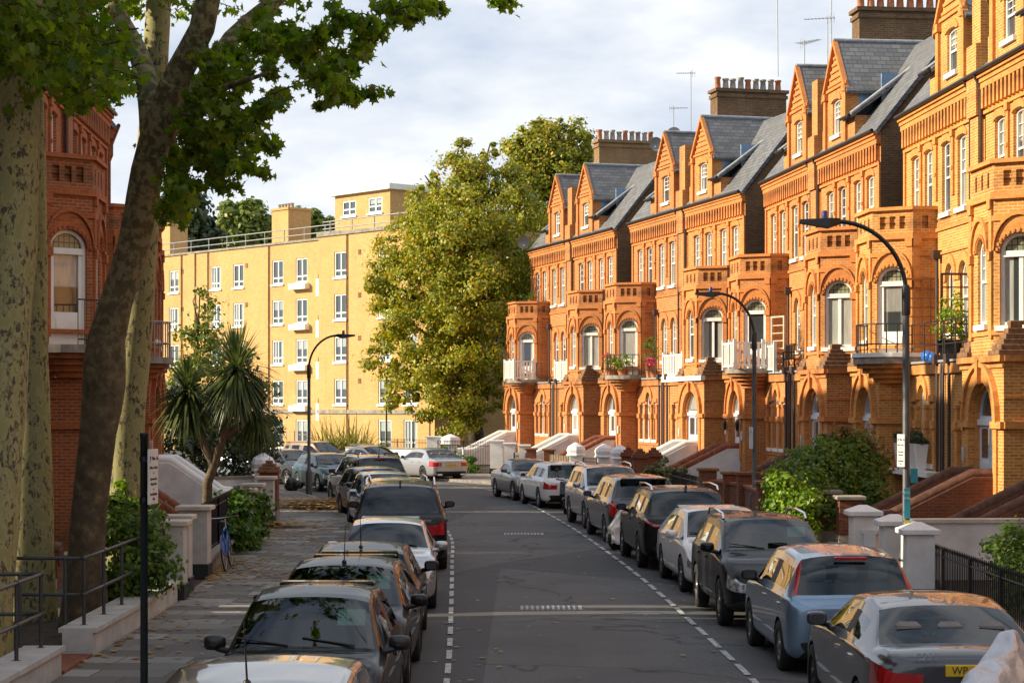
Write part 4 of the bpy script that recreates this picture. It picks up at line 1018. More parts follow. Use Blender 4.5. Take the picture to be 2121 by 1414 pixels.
def C(px,py,rp,Y,sq=.9): c = at(px,py,Y); r = rp*Y/F; return ((c.x,c.y,c.z),(r,r,r*sq))
# big shrub on the right
shrub('garden_shrub', 'big rambling green shrub with russet tips by the brick gate piers', [C(1700,945,45,47.5),C(1770,940,45,48.5),C(1720,1010,60,47),C(1660,1010,55,46),C(1625,1030,40,45),C(1680,970,50,47.5),C(1740,955,45,48),C(1780,990,45,48),C(1800,1030,40,47),C(1640,985,35,46.5),C(1725,925,25,48.5),C(1700,1060,50,46),C(1810,960,30,49)], 14000, (.06,.14), 'leaf_glossy', stems=12, sub=.3, extra=([C(1740,915,35,48.5),C(1790,930,40,49),C(1830,975,35,49),C(1710,905,18,48.5)],1300,'leaf_red'))
shrub('garden_shrub', 'bright sunlit yellow green creeper hanging over the front wall', [C(1625,1020,32,44.5,1.2),C(1655,1050,36,44.3,1.2),C(1620,1065,32,44.5,1.2),C(1608,995,24,44.6),C(1660,1090,28,44.3),C(1680,1030,22,44.4)], 5200, (.06,.13), 'leaf_bright', stems=5, sub=.3)
shrub('garden_shrub', 'round variegated bush trimmed to a ball beside the front railing', [C(1380,985,42,67,.85),C(1350,995,26,66.5),C(1412,992,24,67)], 5000, (.06,.12), 'leaf_ivy', stems=6, sub=.12, shell=.8)
shrub('garden_shrub', 'dark glossy bush behind the black railing at the right edge', [C(2110,1120,45,32),C(2090,1160,45,31.5),C(2115,1200,50,31),C(2060,1130,22,32),C(2100,1260,45,30.5)], 3600, (.05,.10), 'leaf_glossy', stems=8, sub=.3)
shrub('garden_hedge', 'bright green hedge at the far bend beside the white gate piers', [C(940,950,26,92),C(965,958,26,91.5),C(925,940,18,93),C(975,975,22,91),C(950,980,24,91)], 3000, (.08,.16), 'leaf_hedge', cat='hedge', sub=.2)
# left garden plants
shrub('garden_shrub', 'dark shrub with pale upright new shoots beside the leaning trunk', [C(270,1110,60,29.8),C(300,1180,60,29.5),C(250,1200,55,29.8),C(330,1130,30,30),C(240,1050,30,30.2),C(320,1060,25,30.2)], 5200, (.06,.12), 'leaf_glossy', stems=10, sub=.28, extra=([C(255,1010,14,30.3,2.5),C(240,1060,20,30.2,1.6),C(275,1050,18,30.2,1.5)],500,'leaf_bright'))
shrub('garden_hedge', 'leafy green hedge behind the bicycle and railings', [C(490,1070,45,43),C(520,1050,36,45),C(475,1110,36,42),C(500,1120,40,43),C(530,1090,25,45.5),C(500,1030,24,44.5)], 5200, (.08,.15), 'leaf_hedge', cat='hedge', sub=.26)
shrub('garden_shrub', 'dark mass of evergreen shrubs beyond the white steps', [C(420,880,60,66),C(480,900,60,68),C(390,930,60,62),C(540,920,45,70),C(500,950,45,68),C(360,850,50,66),C(450,840,45,70),C(560,880,30,74)], 9000, (.10,.2), 'leaf_dark', stems=8, sub=.25)
tree('young_tree', 'thin feathery young tree in front of the flats left wing', (at(400,900,78).x,78,0), tuple(at(415,600,78)), px_clumps([(420,640,22,0),(405,690,32,0),(440,700,28,0),(380,760,36,0),(430,760,36,0),(360,810,36,0),(415,600,12,0),(480,770,28,0),(510,745,18,0),(545,810,26,0),(385,700,22,0),(470,810,40,0),(400,840,46,0)],78), 3600, (.12,.24), 'leaf_far', .08, sub=.5)

# cordyline palm with three heads
def palm():
    b = at(428,1075,43); b.z = .1; e = empty('cabbage_palm', b); tag(e, 'spiky cabbage palm with three shaggy heads rising over the white steps', 'palm')
    Y = 43; h = [at(490,765,Y), at(390,815,Y+.3), at(533,850,Y+.6)]; fk = at(443,965,Y); mb = MB(); Q = lambda v: Vector(v)-b
    mb.tube([Q(b),Q(at(430,1000,Y)),Q(fk),Q(at(470,880,Y)),Q(h[0])], [.13,.105,.10,.09,.085], 10)
    mb.tube([Q(fk),Q(at(425,930,Y)),Q(at(410,880,Y+.2)),Q(h[1])], [.085,.08,.075,.07], 8); mb.tube([Q(at(457,910,Y)),Q(at(500,880,Y+.3)),Q(h[2])], [.08,.075,.07], 8)
    mb.build('trunk', M['palmtrunk'], e)
    for hc,rad,n in ((h[0],1.12,430),(h[1],1.0,380),(h[2],.9,330)):
        V = []
        for k in range(n):
            el = R(random.choice((random.uniform(5,85),random.uniform(-75,30),random.uniform(-85,-30)))); az = random.uniform(0,6.283); L = rad*random.uniform(.75,1.1); d = Vector((math.cos(el)*math.cos(az),math.cos(el)*math.sin(az),math.sin(el)))
            side = Vector((-math.sin(az),math.cos(az),0))*.028*rad; g = .55*max(0,math.cos(el))*random.uniform(.5,1.6); pts = []
            for j in range(6):
                t = j/5; p = hc+d*(.06+L*t)+Vector((0,0,-g*L*t*t*.7)); wd = side*(1.0 if t < .55 else (1-t)/.45+.05); pts.append((p-wd,p+wd))
            for j in range(5): V.append([tuple(Q(pts[j][0])),tuple(Q(pts[j][1])),tuple(Q(pts[j+1][1])),tuple(Q(pts[j+1][0]))])
        np_mesh('leaf_head', np.array(V), None, 4, M['leaf_palm'], e)
palm()
def straps(name, label, c, n, L, mt, w=.05, spread=1.0, cat='plant'):
    b = Vector(c); e = empty(name, b); tag(e, label, cat); V = []
    for k in range(n):
        az = random.uniform(0,6.283); ln = L*random.uniform(.6,1.1); ot = random.uniform(.05,.9)*spread; s = Vector((random.uniform(-.5,.5),random.uniform(-.5,.5),0))*spread; side = Vector((-math.sin(az),math.cos(az),0))*w; pts = []
        for j in range(6):
            t = j/5; p = s+Vector((math.cos(az)*ot*t*ln*.6,math.sin(az)*ot*t*ln*.6,ln*(t-.35*ot*t*t))); wd = side*(1-.85*t); pts.append((p-wd,p+wd))
        for j in range(5): V.append([tuple(pts[j][0]),tuple(pts[j][1]),tuple(pts[j+1][1]),tuple(pts[j+1][0])])
    np_mesh('leaf_blades', np.array(V), None, 4, M[mt], e); return e
c = at(710,935,112); c.z = 0
straps('flax_plant', 'large clump of upright flax leaves in front of the flats', c, 420, 2.9, 'leaf_phormium', .07, 2.6)
# ------------------------------------------------------------------ cars
def paint(name, col, metal=.35, rough=.28):
    m, nt, b = mat(name); L = nt.links.new; g = nd(nt,'NewGeometry'); ob = coord(nt)
    dust = ramp(nt, noise(nt, ob, 2.2, 5, .65), [(.45,(0,0,0)),(.9,(.04,)*3)])
    c = mix(nt, dust, col, (.16,.14,.115))
    c = mix(nt, g.outputs['Backfacing'], c, (.012,.012,.013)); L(c, b.inputs['Base Color'])
    b.inputs['Metallic'].default_value = metal; b.inputs['Roughness'].default_value = rough if metal > .3 else .5; b.inputs['Specular IOR Level'].default_value = .08 if max(col) < .02 else .2
    b.inputs['Coat Weight'].default_value = .45 if max(col) < .02 else .85; b.inputs['Coat Roughness'].default_value = .03
    return m
M['p_black'] = paint('black_car_paint', (.008,.008,.010), .1); M['p_dkgrey'] = paint('dark_grey_car_paint', (.075,.075,.085), .6)
M['p_grey'] = paint('grey_car_paint', (.14,.14,.15), .6); M['p_silver'] = paint('silver_car_paint', (.46,.46,.48), .7); M['p_white'] = paint('pearl_white_car_paint', (.72,.71,.70), .05)
M['p_blue'] = paint('light_blue_car_paint', (.20,.30,.42), .6); M['p_teal'] = paint('teal_car_paint', (.006,.05,.065), .3); M['p_brown'] = paint('bronze_car_paint', (.19,.115,.075), .5)
M['p_navy'] = paint('navy_car_paint', (.015,.02,.05), .3); M['p_paleblue'] = paint('pale_blue_grey_car_paint', (.33,.40,.48), .6); M['p_gold'] = paint('warm_silver_car_paint', (.36,.33,.29), .7); M['p_dkbrown'] = paint('dark_brown_car_paint', (.05,.035,.028), .5)
def carglass():
    m, nt, b = mat('car_glass'); L = nt.links.new
    tr = nd(nt,'BsdfTransparent'); tr.inputs[0].default_value = (.48,.58,.56,1); gl = nd(nt,'BsdfGlossy'); gl.inputs['Roughness'].default_value = .01; gl.inputs['Color'].default_value = (.95,.97,1,1)
    fr = nd(nt,'Fresnel'); fr.inputs['IOR'].default_value = 1.62; ms = nd(nt,'MixShader'); L(fr.outputs[0], ms.inputs[0]); L(tr.outputs[0], ms.inputs[1]); L(gl.outputs[0], ms.inputs[2]); L(ms.outputs[0], nt.nodes['Material Output'].inputs[0]); return m
M['cglass'] = carglass()
M['tyre'] = plain('tyre_rubber', (.015,.015,.016), .85, var=.2); M['alloy'] = plain('alloy_rim', (.42,.42,.43), .3, metal=.8, var=.08); M['alloydark'] = plain('dark_rim', (.05,.05,.055), .35, metal=.6, var=.08)
M['trim'] = plain('black_plastic_trim', (.014,.014,.015), .5, var=.15); M['chrome'] = plain('chrome', (.75,.75,.76), .12, metal=1, var=0)
M['redlamp'] = plain('red_lamp_lens', (.42,.008,.008), .12, var=.1, coat=1); M['clearlamp'] = plain('clear_lamp_lens', (.52,.54,.56), .10, metal=.4, var=.5, scale=18, coat=1, bmp=.6)
M['amber'] = plain('amber_lens', (.6,.18,.02), .2, var=0); M['seat'] = plain('dark_seat_fabric', (.02,.02,.022), .9, var=.15); M['platey'] = plain('yellow_number_plate', (.70,.46,.02), .4, var=.04); M['platew'] = plain('white_number_plate', (.68,.68,.66), .4, var=.04)
M['shade'] = plain('green_sun_shade', (.02,.30,.24), .5, var=.1); M['permit'] = plain('pale_green_permit', (.35,.55,.45), .6, var=.1); M['greyseat'] = plain('grey_seat_fabric', (.20,.19,.19), .9, var=.15)
MATI = ['paint','glass','trim','head','tail','door']
def text(body, size, mt, parent, mtx, name='lettering', ext=.002, sx=1):
    cu = bpy.data.curves.new('lettering','FONT'); cu.body = body; cu.size = size; cu.extrude = ext; cu.align_x = 'CENTER'; cu.align_y = 'CENTER'
    t = bpy.data.objects.new('lettering', cu); COL.objects.link(t); dg = bpy.context.evaluated_depsgraph_get()
    me = bpy.data.meshes.new_from_object(t.evaluated_get(dg)); bpy.data.objects.remove(t)
    me.transform(Matrix.Diagonal((sx,1,1,1))); me.transform(mtx)
    me.materials.clear(); me.materials.append(mt); o = bpy.data.objects.new(name, me); COL.objects.link(o); o.parent = parent; return o
def facing(loc, d, up=(0,0,1)):      # text plane whose front looks along d
    z = Vector(d).normalized(); x = Vector(up).cross(z).normalized(); y = z.cross(x)
    return Matrix.Translation(loc) @ Matrix((x,y,z)).transposed().to_4x4()
def car_cage(p):
    """stations from tail (y=-L/2) to nose; each a half section of 11 points from floor centre to roof centre"""
    L,W,Hh = p['L'],p['W'],p['H']; w = W/2; zb = p.get('zb',.2); belt = p['belt']; hood = p['hood']; nose = p['nose']
    yr = -L/2; yf = L/2; roof_f = yf-p['roof_f']; cowl = yf-p['cowl']; roof_r = yr+p['roof_r']; deck = yr+p['deck']; tz = p['tail_z']
    bp = roof_f*.42+roof_r*.58 if p['doors'] == 5 else roof_f*.35+roof_r*.65
    bp = (roof_f+cowl)*.5-1.12
    cp = bp-.92 if p['doors'] == 5 else None
    wr = p.get('wr',.70)
    S = []
    def sec(y, k, belt_z, top, gl, wk=1.0, zbk=None, gy=None):
        """k: 'h' closed (hood, deck) at height top; 'g' greenhouse with roof height top"""
        ww = w*wk; z0 = zb if zbk is None else zbk; midz = z0+(belt_z-z0)*.64
        pts = [(0,z0),(ww*.5,z0),(ww*.90,z0),(ww*.985,z0+.10),(ww*1.0,midz),(ww*.975,belt_z-.02)]
        if k == 'g': pts += [(ww*.945,belt_z+.02),(w*(wr+.055),top-.14),(w*wr,top-.055),(w*wr*.6,top-.008),(0,top)]
        else: pts += [(ww*.93,belt_z),(ww*.90,belt_z+(top-belt_z)*.45),(ww*.84,belt_z+(top-belt_z)*.75),(ww*.5,top-.01),(0,top)]
        S.append((y,pts,k))
    tt = p['type']
    bend = p.get('bend',.10)
    if tt in ('hatch','suv'):
        sec(yr, 'h', belt-.12, tz-.06, 0, .86, zb+.12); sec(yr+.07,'h', belt-.05, tz, 0, .955, zb+.03); sec(yr+deck-yr,'h', belt, tz+.05, 0, .99)
    else:
        sec(yr, 'h', belt-.06, tz-.06, 0, .86, zb+.12); sec(yr+.09,'h', belt-.02, tz, 0, .955, zb+.03); sec(yr+.45,'h',belt-.01,tz+.03,0,.985); sec(deck,'h',belt,belt+.09,0,1.0)
    sec(roof_r, 'g', belt+.01, Hh-p.get('rdrop',.05), 1)
    if cp and cp-roof_r > .25: sec(cp-.04,'g',belt,Hh-.015,1); sec(cp+.04,'g',belt,Hh-.012,1)
    sec(bp-.05,'g',belt,Hh,1); sec(bp+.05,'g',belt,Hh,1)
    sec(roof_f,'g',belt-.01,Hh-.035,1)
    sec(cowl,'h',belt-.03,hood+.07,0)
    sec(cowl+.16,'h',belt-.04,hood+.015,0)
    sec(cowl*.45+yf*.55,'h',belt-.06,hood-.03,0,.99); sec(yf-.28,'h',nose-.03,nose+.06,0,.965); sec(yf-.07,'h',nose-.10,nose-.02,0,.90,zb+.02); sec(yf,'h',nose-.19,nose-.12,0,.78,zb+.10)
    return S, dict(bp=bp,cp=cp,roof_f=roof_f,roof_r=roof_r,cowl=cowl,deck=deck)
def make_car(label, p, loc, head, group='cars parked along the street'):
    """head: heading of the nose in degrees, 90 = away from the camera"""
    S, q = car_cage(p); n = len(S); NP = 11
    bm = bmesh.new(); grid = []
    ui = [i for i in range(n)]
    for y,pts,k in S:
        rowR = [bm.verts.new((x,y,z)) for x,z in pts]; rowL = [rowR[0]]+[bm.verts.new((-x,y,z)) for x,z in pts[1:-1]]+[rowR[-1]]; grid.append((rowR,rowL))
    tt = p['type']; kinds = [s[2] for s in S]
    fg = kinds.index('g'); lg = n-1-kinds[::-1].index('g'); ys = [s[0] for s in S]
    pil = []       # intervals that are pillars
    for i in range(fg,lg):
        if ys[i+1]-ys[i] < .15: pil.append(i)
    doori = [i for i in range(fg,lg) if i not in pil and ys[i+1]-ys[i] > .4]
    def matidx(i, j):
        yc = (ys[i]+ys[i+1])/2
        if j <= 2: return 2 if (j <= 1 or p.get('clad')) else 0
        gl = (i == fg-1 or i == lg or fg <= i < lg)
        if fg <= i < lg:
            if j == 6: return 2 if i in pil else 1
            if j in (3,4) and i in doori: return 5
            return 0
        if i == lg and j >= 8: return 1
        if i == lg and j == 6: return 1
        if i == fg-1 and j >= 8: return 1 if not p.get('soft') else 1
        if i == fg-1 and j == 6 and tt != 'sedan': return 2 if p.get('darkd') else 0
        if i == fg-1 and j == 7 and p.get('vlamp'): return 4
        if i == fg-1 and j == 6 and p.get('vlamp'): return 4
        if i == 0 and j in p.get('tailrows',(4,)): return 4
        if i == 1 and j in p.get('tailrows',(4,)) and p.get('wrap',True) and tt != 'sedan': return 4
        if i == 1 and tt == 'sedan' and j == 4: return 4
        if i in (n-3,n-2) and j == p.get('headrow',4): return 3
        if i == n-2 and j == 5: return 3
        return 0
    for i in range(n-1):
        for sgn,(a,b) in enumerate(((grid[i][0],grid[i+1][0]),(grid[i][1],grid[i+1][1]))):
            for j in range(NP-1):
                f = [a[j],b[j],b[j+1],a[j+1]]
                if sgn: f.reverse()
                fc = bm.faces.new(f); fc.material_index = matidx(i,j)
    for end in (0,n-1):
        Rr,Ll = grid[end]; y = ys[end]; yo = y+(-.05 if end == 0 else .07)
        cols = []
        for j in range(2,9):
            Rv,Lv = Rr[j],Ll[j]
            if j == 2: row = [Lv,Ll[1],Rr[0],Rr[1],Rv]
            elif j == 8: row = [Lv,Ll[9],Rr[10],Rr[9],Rv]
            else: row = [Lv]+[bm.verts.new((Rv.co.x*k,yo-(.03*abs(k) if end else -.03*abs(k)),Rv.co.z)) for k in (-.66,0,.66)]+[Rv]
            cols.append(row)
        for r_ in range(6):
            for c in range(4):
                f = [cols[r_][c],cols[r_][c+1],cols[r_+1][c+1],cols[r_+1][c]]
                if end: f.reverse()
                mi = 0; j = r_+2
                outer = c in (0,3)
                if end == 0:
                    if j in p.get('tailrows',(4,)) and outer: mi = 4
                    if j == 2: mi = 2
                else:
                    if j in (4,5) and outer: mi = 3
                    if j in (3,4) and not outer: mi = 2
                    if j == 2: mi = 2
                bm.faces.new(f).material_index = mi
    bmesh.ops.recalc_face_normals(bm, faces=bm.faces)
    cr = bm.edges.layers.float.new('crease_edge')
    for i in range(n-1):
        for side in (0,1):
            for j,v in ((8,.45),(5,.55),(3,.25)):
                e = bm.edges.get((grid[i][side][j],grid[i+1][side][j]))
                if e: e[cr] = v
    for i in (fg-1,fg,lg,lg+1):
        for side in (0,1):
            for j in range(6,10):
                e = bm.edges.get((grid[i][side][j],grid[i][side][j+1]))
                if e: e[cr] = .5
    me = bpy.data.meshes.new('cage'); bm.to_mesh(me); bm.free()
    o = bpy.data.objects.new('cage', me); COL.objects.link(o)
    pm = [M[p['paint']],M['cglass'],M['trim'],M['clearlamp'],M['redlamp'],M[p['paint']]]
    for m_ in pm: me.materials.append(m_)
    sb = o.modifiers.new('s','SUBSURF'); sb.levels = 2; sb.render_levels = 2
    rw = p.get('rw',.325); yf_ax = p['L']/2-p.get('fo',.86); yr_ax = yf_ax-p['wb']; w = p['W']/2
    ct = MB()
    for ya in (yf_ax,yr_ax):
        for s in (-1,1): ct.lathe([(rw*1.13,0),(rw*1.13,.5)], (s*(w-.27)-(.5 if s < 0 else 0),ya,rw), 24, 'x')
    cme = bpy.data.meshes.new('wells'); cme.from_pydata(ct.v, [], ct.f); cme.update()
    for m_ in pm: cme.materials.append(m_)
    for f in cme.polygons: f.material_index = 2
    bmc = bmesh.new(); bmc.from_mesh(cme); bmesh.ops.remove_doubles(bmc, verts=bmc.verts, dist=1e-5); bmesh.ops.recalc_face_normals(bmc, faces=bmc.faces); bmc.to_mesh(cme); bmc.free()
    co = bpy.data.objects.new('wells', cme); COL.objects.link(co)
    bl = o.modifiers.new('b','BOOLEAN'); bl.object = co; bl.operation = 'DIFFERENCE'; bl.solver = 'EXACT'; bl.material_mode = 'INDEX'
    bpy.context.view_layer.update(); dg = bpy.context.evaluated_depsgraph_get()
    fin = bpy.data.meshes.new_from_object(o.evaluated_get(dg)); bpy.data.objects.remove(o); bpy.data.objects.remove(co)
    root = empty('parked_car' , loc, R(head-90)); tag(root, label, 'car', group)
    def part(name, sel, mt, inset=0, parent=root, post=None):
        b = bmesh.new(); b.from_mesh(fin)
        dele = [f for f in b.faces if not sel(f)]
        bmesh.ops.delete(b, geom=dele, context='FACES')
        if not b.faces: b.free(); return None
        if inset:
            r = bmesh.ops.inset_region(b, faces=b.faces, thickness=inset, use_even_offset=True)
            bmesh.ops.delete(b, geom=r['faces'], context='FACES')
        for f in b.faces: f.smooth = True; f.material_index = 0
        m2 = bpy.data.meshes.new(name); b.to_mesh(m2); b.free(); m2.materials.append(mt)
        ob = bpy.data.objects.new(name, m2); COL.objects.link(ob); ob.parent = parent; return ob
    mi = lambda k: (lambda f: f.material_index == k)
    body = part('body', mi(0), pm[0]); part('trim', mi(2), M['trim'])
    cy = lambda f: f.calc_center_median()
    part('windscreen', lambda f: f.material_index == 1 and cy(f).y > q['roof_f']-.02 and abs(cy(f).x) < w*.74+.0 and f.normal.z > .2, M['cglass'])
    part('rear_window', lambda f: f.material_index == 1 and cy(f).y < q['roof_r']+.02 and (abs(f.normal.x) < .6), M['cglass'])
    for s in (-1,1):
        part('side_window', lambda f: f.material_index == 1 and cy(f).x*s > 0 and not (cy(f).y > q['roof_f']-.02 and abs(cy(f).x) < w*.74 and f.normal.z > .2) and not (cy(f).y < q['roof_r']+.02 and abs(f.normal.x) < .6), M['cglass'])
        part('headlight', lambda f: f.material_index == 3 and cy(f).x*s > 0, M['clearlamp']); part('tail_light', lambda f: f.material_index == 4 and cy(f).x*s > 0, M['redlamp'])
        lim = [-9,q['bp'],9]
        for a,b_ in zip(lim,lim[1:]):
            d = part('door', lambda f: f.material_index == 5 and cy(f).x*s > 0 and a < cy(f).y < b_, pm[0], .007)
            if d:
                ysd = [v.co.y for v in d.data.vertices]; yh = min(ysd)+.16; h = MB(); zb_ = p['belt']-.12
                h.cbox((s*(w*.975+.012),yh,zb_), (.035,.17,.035)); h.build('handle', M['chrome'] if p.get('chrome') else pm[0], d)
    # wheels
    for ya in (yf_ax,yr_ax):
        for s in (-1,1):
            t = MB(); xo = s*(w-.005); wd = .2
            prof = [(rw*.62,-wd/2),(rw*.66,-wd/2-.0),(rw*.95,-wd/2+.005),(rw,-wd/2+.03),(rw,wd/2-.03),(rw*.95,wd/2-.005),(rw*.66,wd/2),(rw*.62,wd/2)]
            t.lathe(prof, (xo-s*wd/2,ya,rw), 28, 'x', cap=False); wo = t.build('wheel', M['tyre'], root)
            rm = MB(); xr = xo-s*.005
            rm.lathe(sorted([(rw*.70,-.035),(rw*.68,0),(rw*.58,-.02),(rw*.56,-.09)], key=lambda a:a[1]*1) if False else [(rw*.50,-s*.10),(rw*.60,-s*.015),(rw*.70,s*.004),(rw*.70,-s*.05)], (xr,ya,rw), 28, 'x', cap=False)
            ns = p.get('spokes',5)
            for k in range(ns):
                a = 2*math.pi*k/ns+.3; c_,s_ = math.cos(a),math.sin(a)
                def P(r,t_,d): return (xr-s*d, ya+c_*r-s_*t_, rw+s_*r+c_*t_)
                tw = .045 if ns < 8 else .024
                rm.add([P(rw*.1,-tw,.02),P(rw*.1,tw,.02),P(rw*.64,tw*1.15,.012),P(rw*.64,-tw*1.15,.012),P(rw*.1,-tw,.06),P(rw*.1,tw,.06),P(rw*.64,tw,.06),P(rw*.64,-tw,.06)], [(0,1,2,3),(0,3,7,4),(1,5,6,2)])
            rm.lathe([(.0,s*.0),(rw*.17,-s*.012),(rw*.17,-s*.06)], (xr,ya,rw), 12, 'x')
            ri = rm.build('rim', M['alloydark' if p.get('darkrim') else 'alloy'], wo)
            bk = MB(); bk.lathe([(.01,-s*.08),(rw*.6,-s*.08)], (xr,ya,rw), 20, 'x'); bk.build('brake_disc', M['trim'], wo)
    # mirrors
    my = q['roof_f']*.42+q['cowl']*.58-.06; mz = p['belt']+.06
    for s in (-1,1):
        m_ = MB(); m_.loft_y([(my-.075,.085,.058),(my-.06,.105,.072),(my,.108,.075),(my+.05,.085,.06),(my+.085,.03,.025)],(s*(w+.075),mz+.02)); m_.tube([(s*(w-.09),my+.06,mz-.06),(s*(w+.05),my+.02,mz-.03)], .032, 6); mo = m_.build('wing_mirror', pm[0] if not p.get('blackmirror') else M['trim'], root)
        g = MB(); g.box(s*(w+.075)-.072,my-.079,mz-.028,s*(w+.075)+.072,my-.074,mz+.066); g.build('mirror_glass', M['alloydark'], mo)
    # cabin
    it = MB(); fl = .42; sy = q['bp']+.25
    it.box(-w*.82,q['roof_r']+.0,fl-.04,w*.82,q['cowl']-.1,fl); it.build('cabin_floor', M['seat'], root)
    for yy,xs in ((q['bp']+.12,(-w*.42,w*.42)),(q['bp']-.78,(-w*.45,0,w*.45))):
        for x in xs:
            if yy < q['roof_r']-.2: continue
            st = MB(); st.bevbox(x-.23,yy,fl,x+.23,yy+.5,fl+.22,.05); st.xprism([(yy-.02,fl+.18),(yy+.12,fl+.18),(yy-.08,min(p['H']-.42,fl+.75)),(yy-.2,min(p['H']-.42,fl+.75))], x-.23, x+.23); st.bevbox(x-.12,yy-.2,min(p['H']-.39,fl+.79),x+.12,yy-.1,min(p['H']-.2,fl+.98),.035); st.build('seat', M['greyseat'], root)
    sh = MB(); sh.box(-w*.78,q['deck']+.02,p['belt']-.06,w*.78,q['roof_r']+(.35 if p['type'] == 'sedan' else .1),p['belt']-.03); sh.build('parcel_shelf', M['seat'], root)
    ds = MB(); ds.xprism([(q['cowl']-.12,.55),(q['cowl']-.05,p['hood']-.03),(q['roof_f']+.28,p['hood']-.04),(q['roof_f']+.2,.6)], -w*.8, w*.8)
    ds.build('dashboard', M['trim'], root)
    sw = MB(); a = [(w*.42+.18*math.cos(k*math.pi/8), q['roof_f']+.12+.05*math.sin(k*math.pi/8), p['hood']-.0+.17*math.sin(k*math.pi/8)) for k in range(17)]; sw.tube(a, .016, 6, cap=False); sw.build('steering_wheel', M['trim'], root)
    rv = MB(); rv.bevbox(-.11,q['roof_f']+.12,p['H']-.2,.11,q['roof_f']+.15,p['H']-.13,.01); rv.build('rear_view_mirror', M['trim'], root)
    # number plates
    hw_ = .26
    pz = p.get('plate_z',.62)
    pr = MB(); pr.bevbox(-hw_,-p['L']/2-.068,pz,hw_,-p['L']/2-.03,pz+.11,.006); po = pr.build('number_plate', M['platey'], root)
    if p.get('plate'): text(p['plate'], .10, M['ink'], po, facing((p.get('plate_x',0),-p['L']/2-.07,pz+.055),(0,-1,0)), sx=.95)
    pf = MB(); pf.bevbox(-hw_,p['L']/2+.03,.42,hw_,p['L']/2+.085,.53,.006); fo = pf.build('number_plate', M['platew'], root)
    if p.get('fplate'): text(p['fplate'], .10, M['ink'], fo, facing((0,p['L']/2+.087,.475),(0,1,0)), sx=.95)
    # wipers, aerial, rails
    wp = MB()
    for x in (-.5,.15): wp.tube([(x,q['cowl']-.02,p['hood']+.085),(x+.52,q['cowl']-.12,p['hood']+.15)], .01, 5)
    wp.build('wiper', M['trim'], root)
    if p.get('rails'):
        for s in (-1,1):
            x = s*w*p.get('wr',.70); ra = MB(); y0,y1 = q['roof_r']+.12,q['roof_f']-.15
            ra.tube([(x,y0,p['H']-.06),(x,y0+.12,p['H']+.03),(x,(y0+y1)/2,p['H']+.055),(x,y1-.12,p['H']+.025),(x,y1,p['H']-.06)], .02, 7); ra.build('roof_rail', M['chrome'] if p['rails'] == 'silver' else M['trim'], root)
    if p.get('aerial'):
        ae = MB(); y = q['roof_r']+.12 if p['aerial'] != 'front' else q['roof_f']-.15
        if p['aerial'] == 'fin': ae.xprism([(y,p['H']-.04),(y-.16,p['H']-.05),(y-.14,p['H']+.045),(y-.09,p['H']+.05)][::-1], -.02, .02)
        else: ae.ball((0,y,p['H']-.02),.03,8,6); ae.tube([(0,y,p['H']-.02),(0,y-.16,p['H']+.42)], [.009,.004], 5)
        ae.build('aerial', M['trim'], root)
    if p.get('brakelight'): b = MB(); b.bevbox(-.2,q['roof_r']-.10,p['H']-.115,.2,q['roof_r']-.06,p['H']-.075,.008); b.build('brake_light', M['redlamp'], root)
    if p.get('spoiler'): b = MB(); b.bevbox(-w*.62,q['roof_r']-.2,p['H']-.1,w*.62,q['roof_r']+.02,p['H']-.055,.018); b.build('roof_spoiler', pm[0], root)
    if p.get('permit'): b = MB(); yb = q['roof_f']*.72+q['cowl']*.28-.06; b.add([(-w*.5-.14,yb,p['H']-.32),(-w*.5+.14,yb,p['H']-.32),(-w*.5+.14,yb-.1,p['H']-.17),(-w*.5-.14,yb-.1,p['H']-.17)], [(0,1,2,3)]); b.build('parking_permit', M['permit'], root)
    if p.get('shade'): b = MB(); yb = q['roof_r']-.02; b.box(-.42,yb+.08,p['belt']+.02,.42,yb+.1,p['H']-.2); b.build('sun_shade', M['shade'], root)
    if p.get('exhaust'):
        for s in (-1,1): b = MB(); b.bevbox(s*.55-.12,-p['L']/2-.05,.26,s*.55+.12,-p['L']/2+.1,.33,.02); b.build('exhaust_trim', M['chrome'], root)
    if p.get('grille'):
        b = MB(); gz = p['nose']-.28; gy = p['L']/2+.045
        for k in range(4): b.box(-.42,gy,gz+k*.05,.42,gy+.02,gz+k*.05+.016)
        b.build('grille_bar', M['chrome'] if p['grille'] == 'chrome' else M['trim'], root)
    if p.get('badge'):
        side,kind = p['badge']; y = -p['L']/2-.06 if side == 'r' else p['L']/2+.06; z = p.get('badge_z',p['tail_z']-.16 if side == 'r' else p['nose']-.14); d = -1 if side == 'r' else 1
        b = MB(); r_ = .055; b.tube([(r_*math.cos(k*math.pi/10),y,z+r_*math.sin(k*math.pi/10)) for k in range(21)], .006, 5, cap=False)
        arms = [(90,),(210,),(330,)] if kind == 'star' else []
        for (a_,) in arms: b.tube([(0,y,z),(r_*math.cos(R(a_)),y,z+r_*math.sin(R(a_)))], [.009,.003], 5)
        if kind == 'vw': b.tube([(-.038,y,z+.036),(-.016,y,z-.036),(0,y,z+.002),(.016,y,z-.036),(.038,y,z+.036)], .005, 5); b.tube([(-.018,y,z+.05),(0,y,z+.012),(.018,y,z+.05)], .005, 5)
        b.build('badge', M['chrome'], root)
    for body_t,x,z,sz in p.get('words',()): text(body_t, sz, M['chrome'], root, facing((x,-p['L']/2-.055,z),(0,-1,0)), sx=1.2, ext=.004)
    bpy.data.meshes.remove(fin)
    return root
HATCH = dict(type='hatch',L=4.1,W=1.74,H=1.46,belt=.92,hood=.93,nose=.74,roof_f=1.72,cowl=1.02,roof_r=.55,deck=.16,tail_z=.93,wb=2.52,doors=5,spoiler=True,tailrows=(4,5))
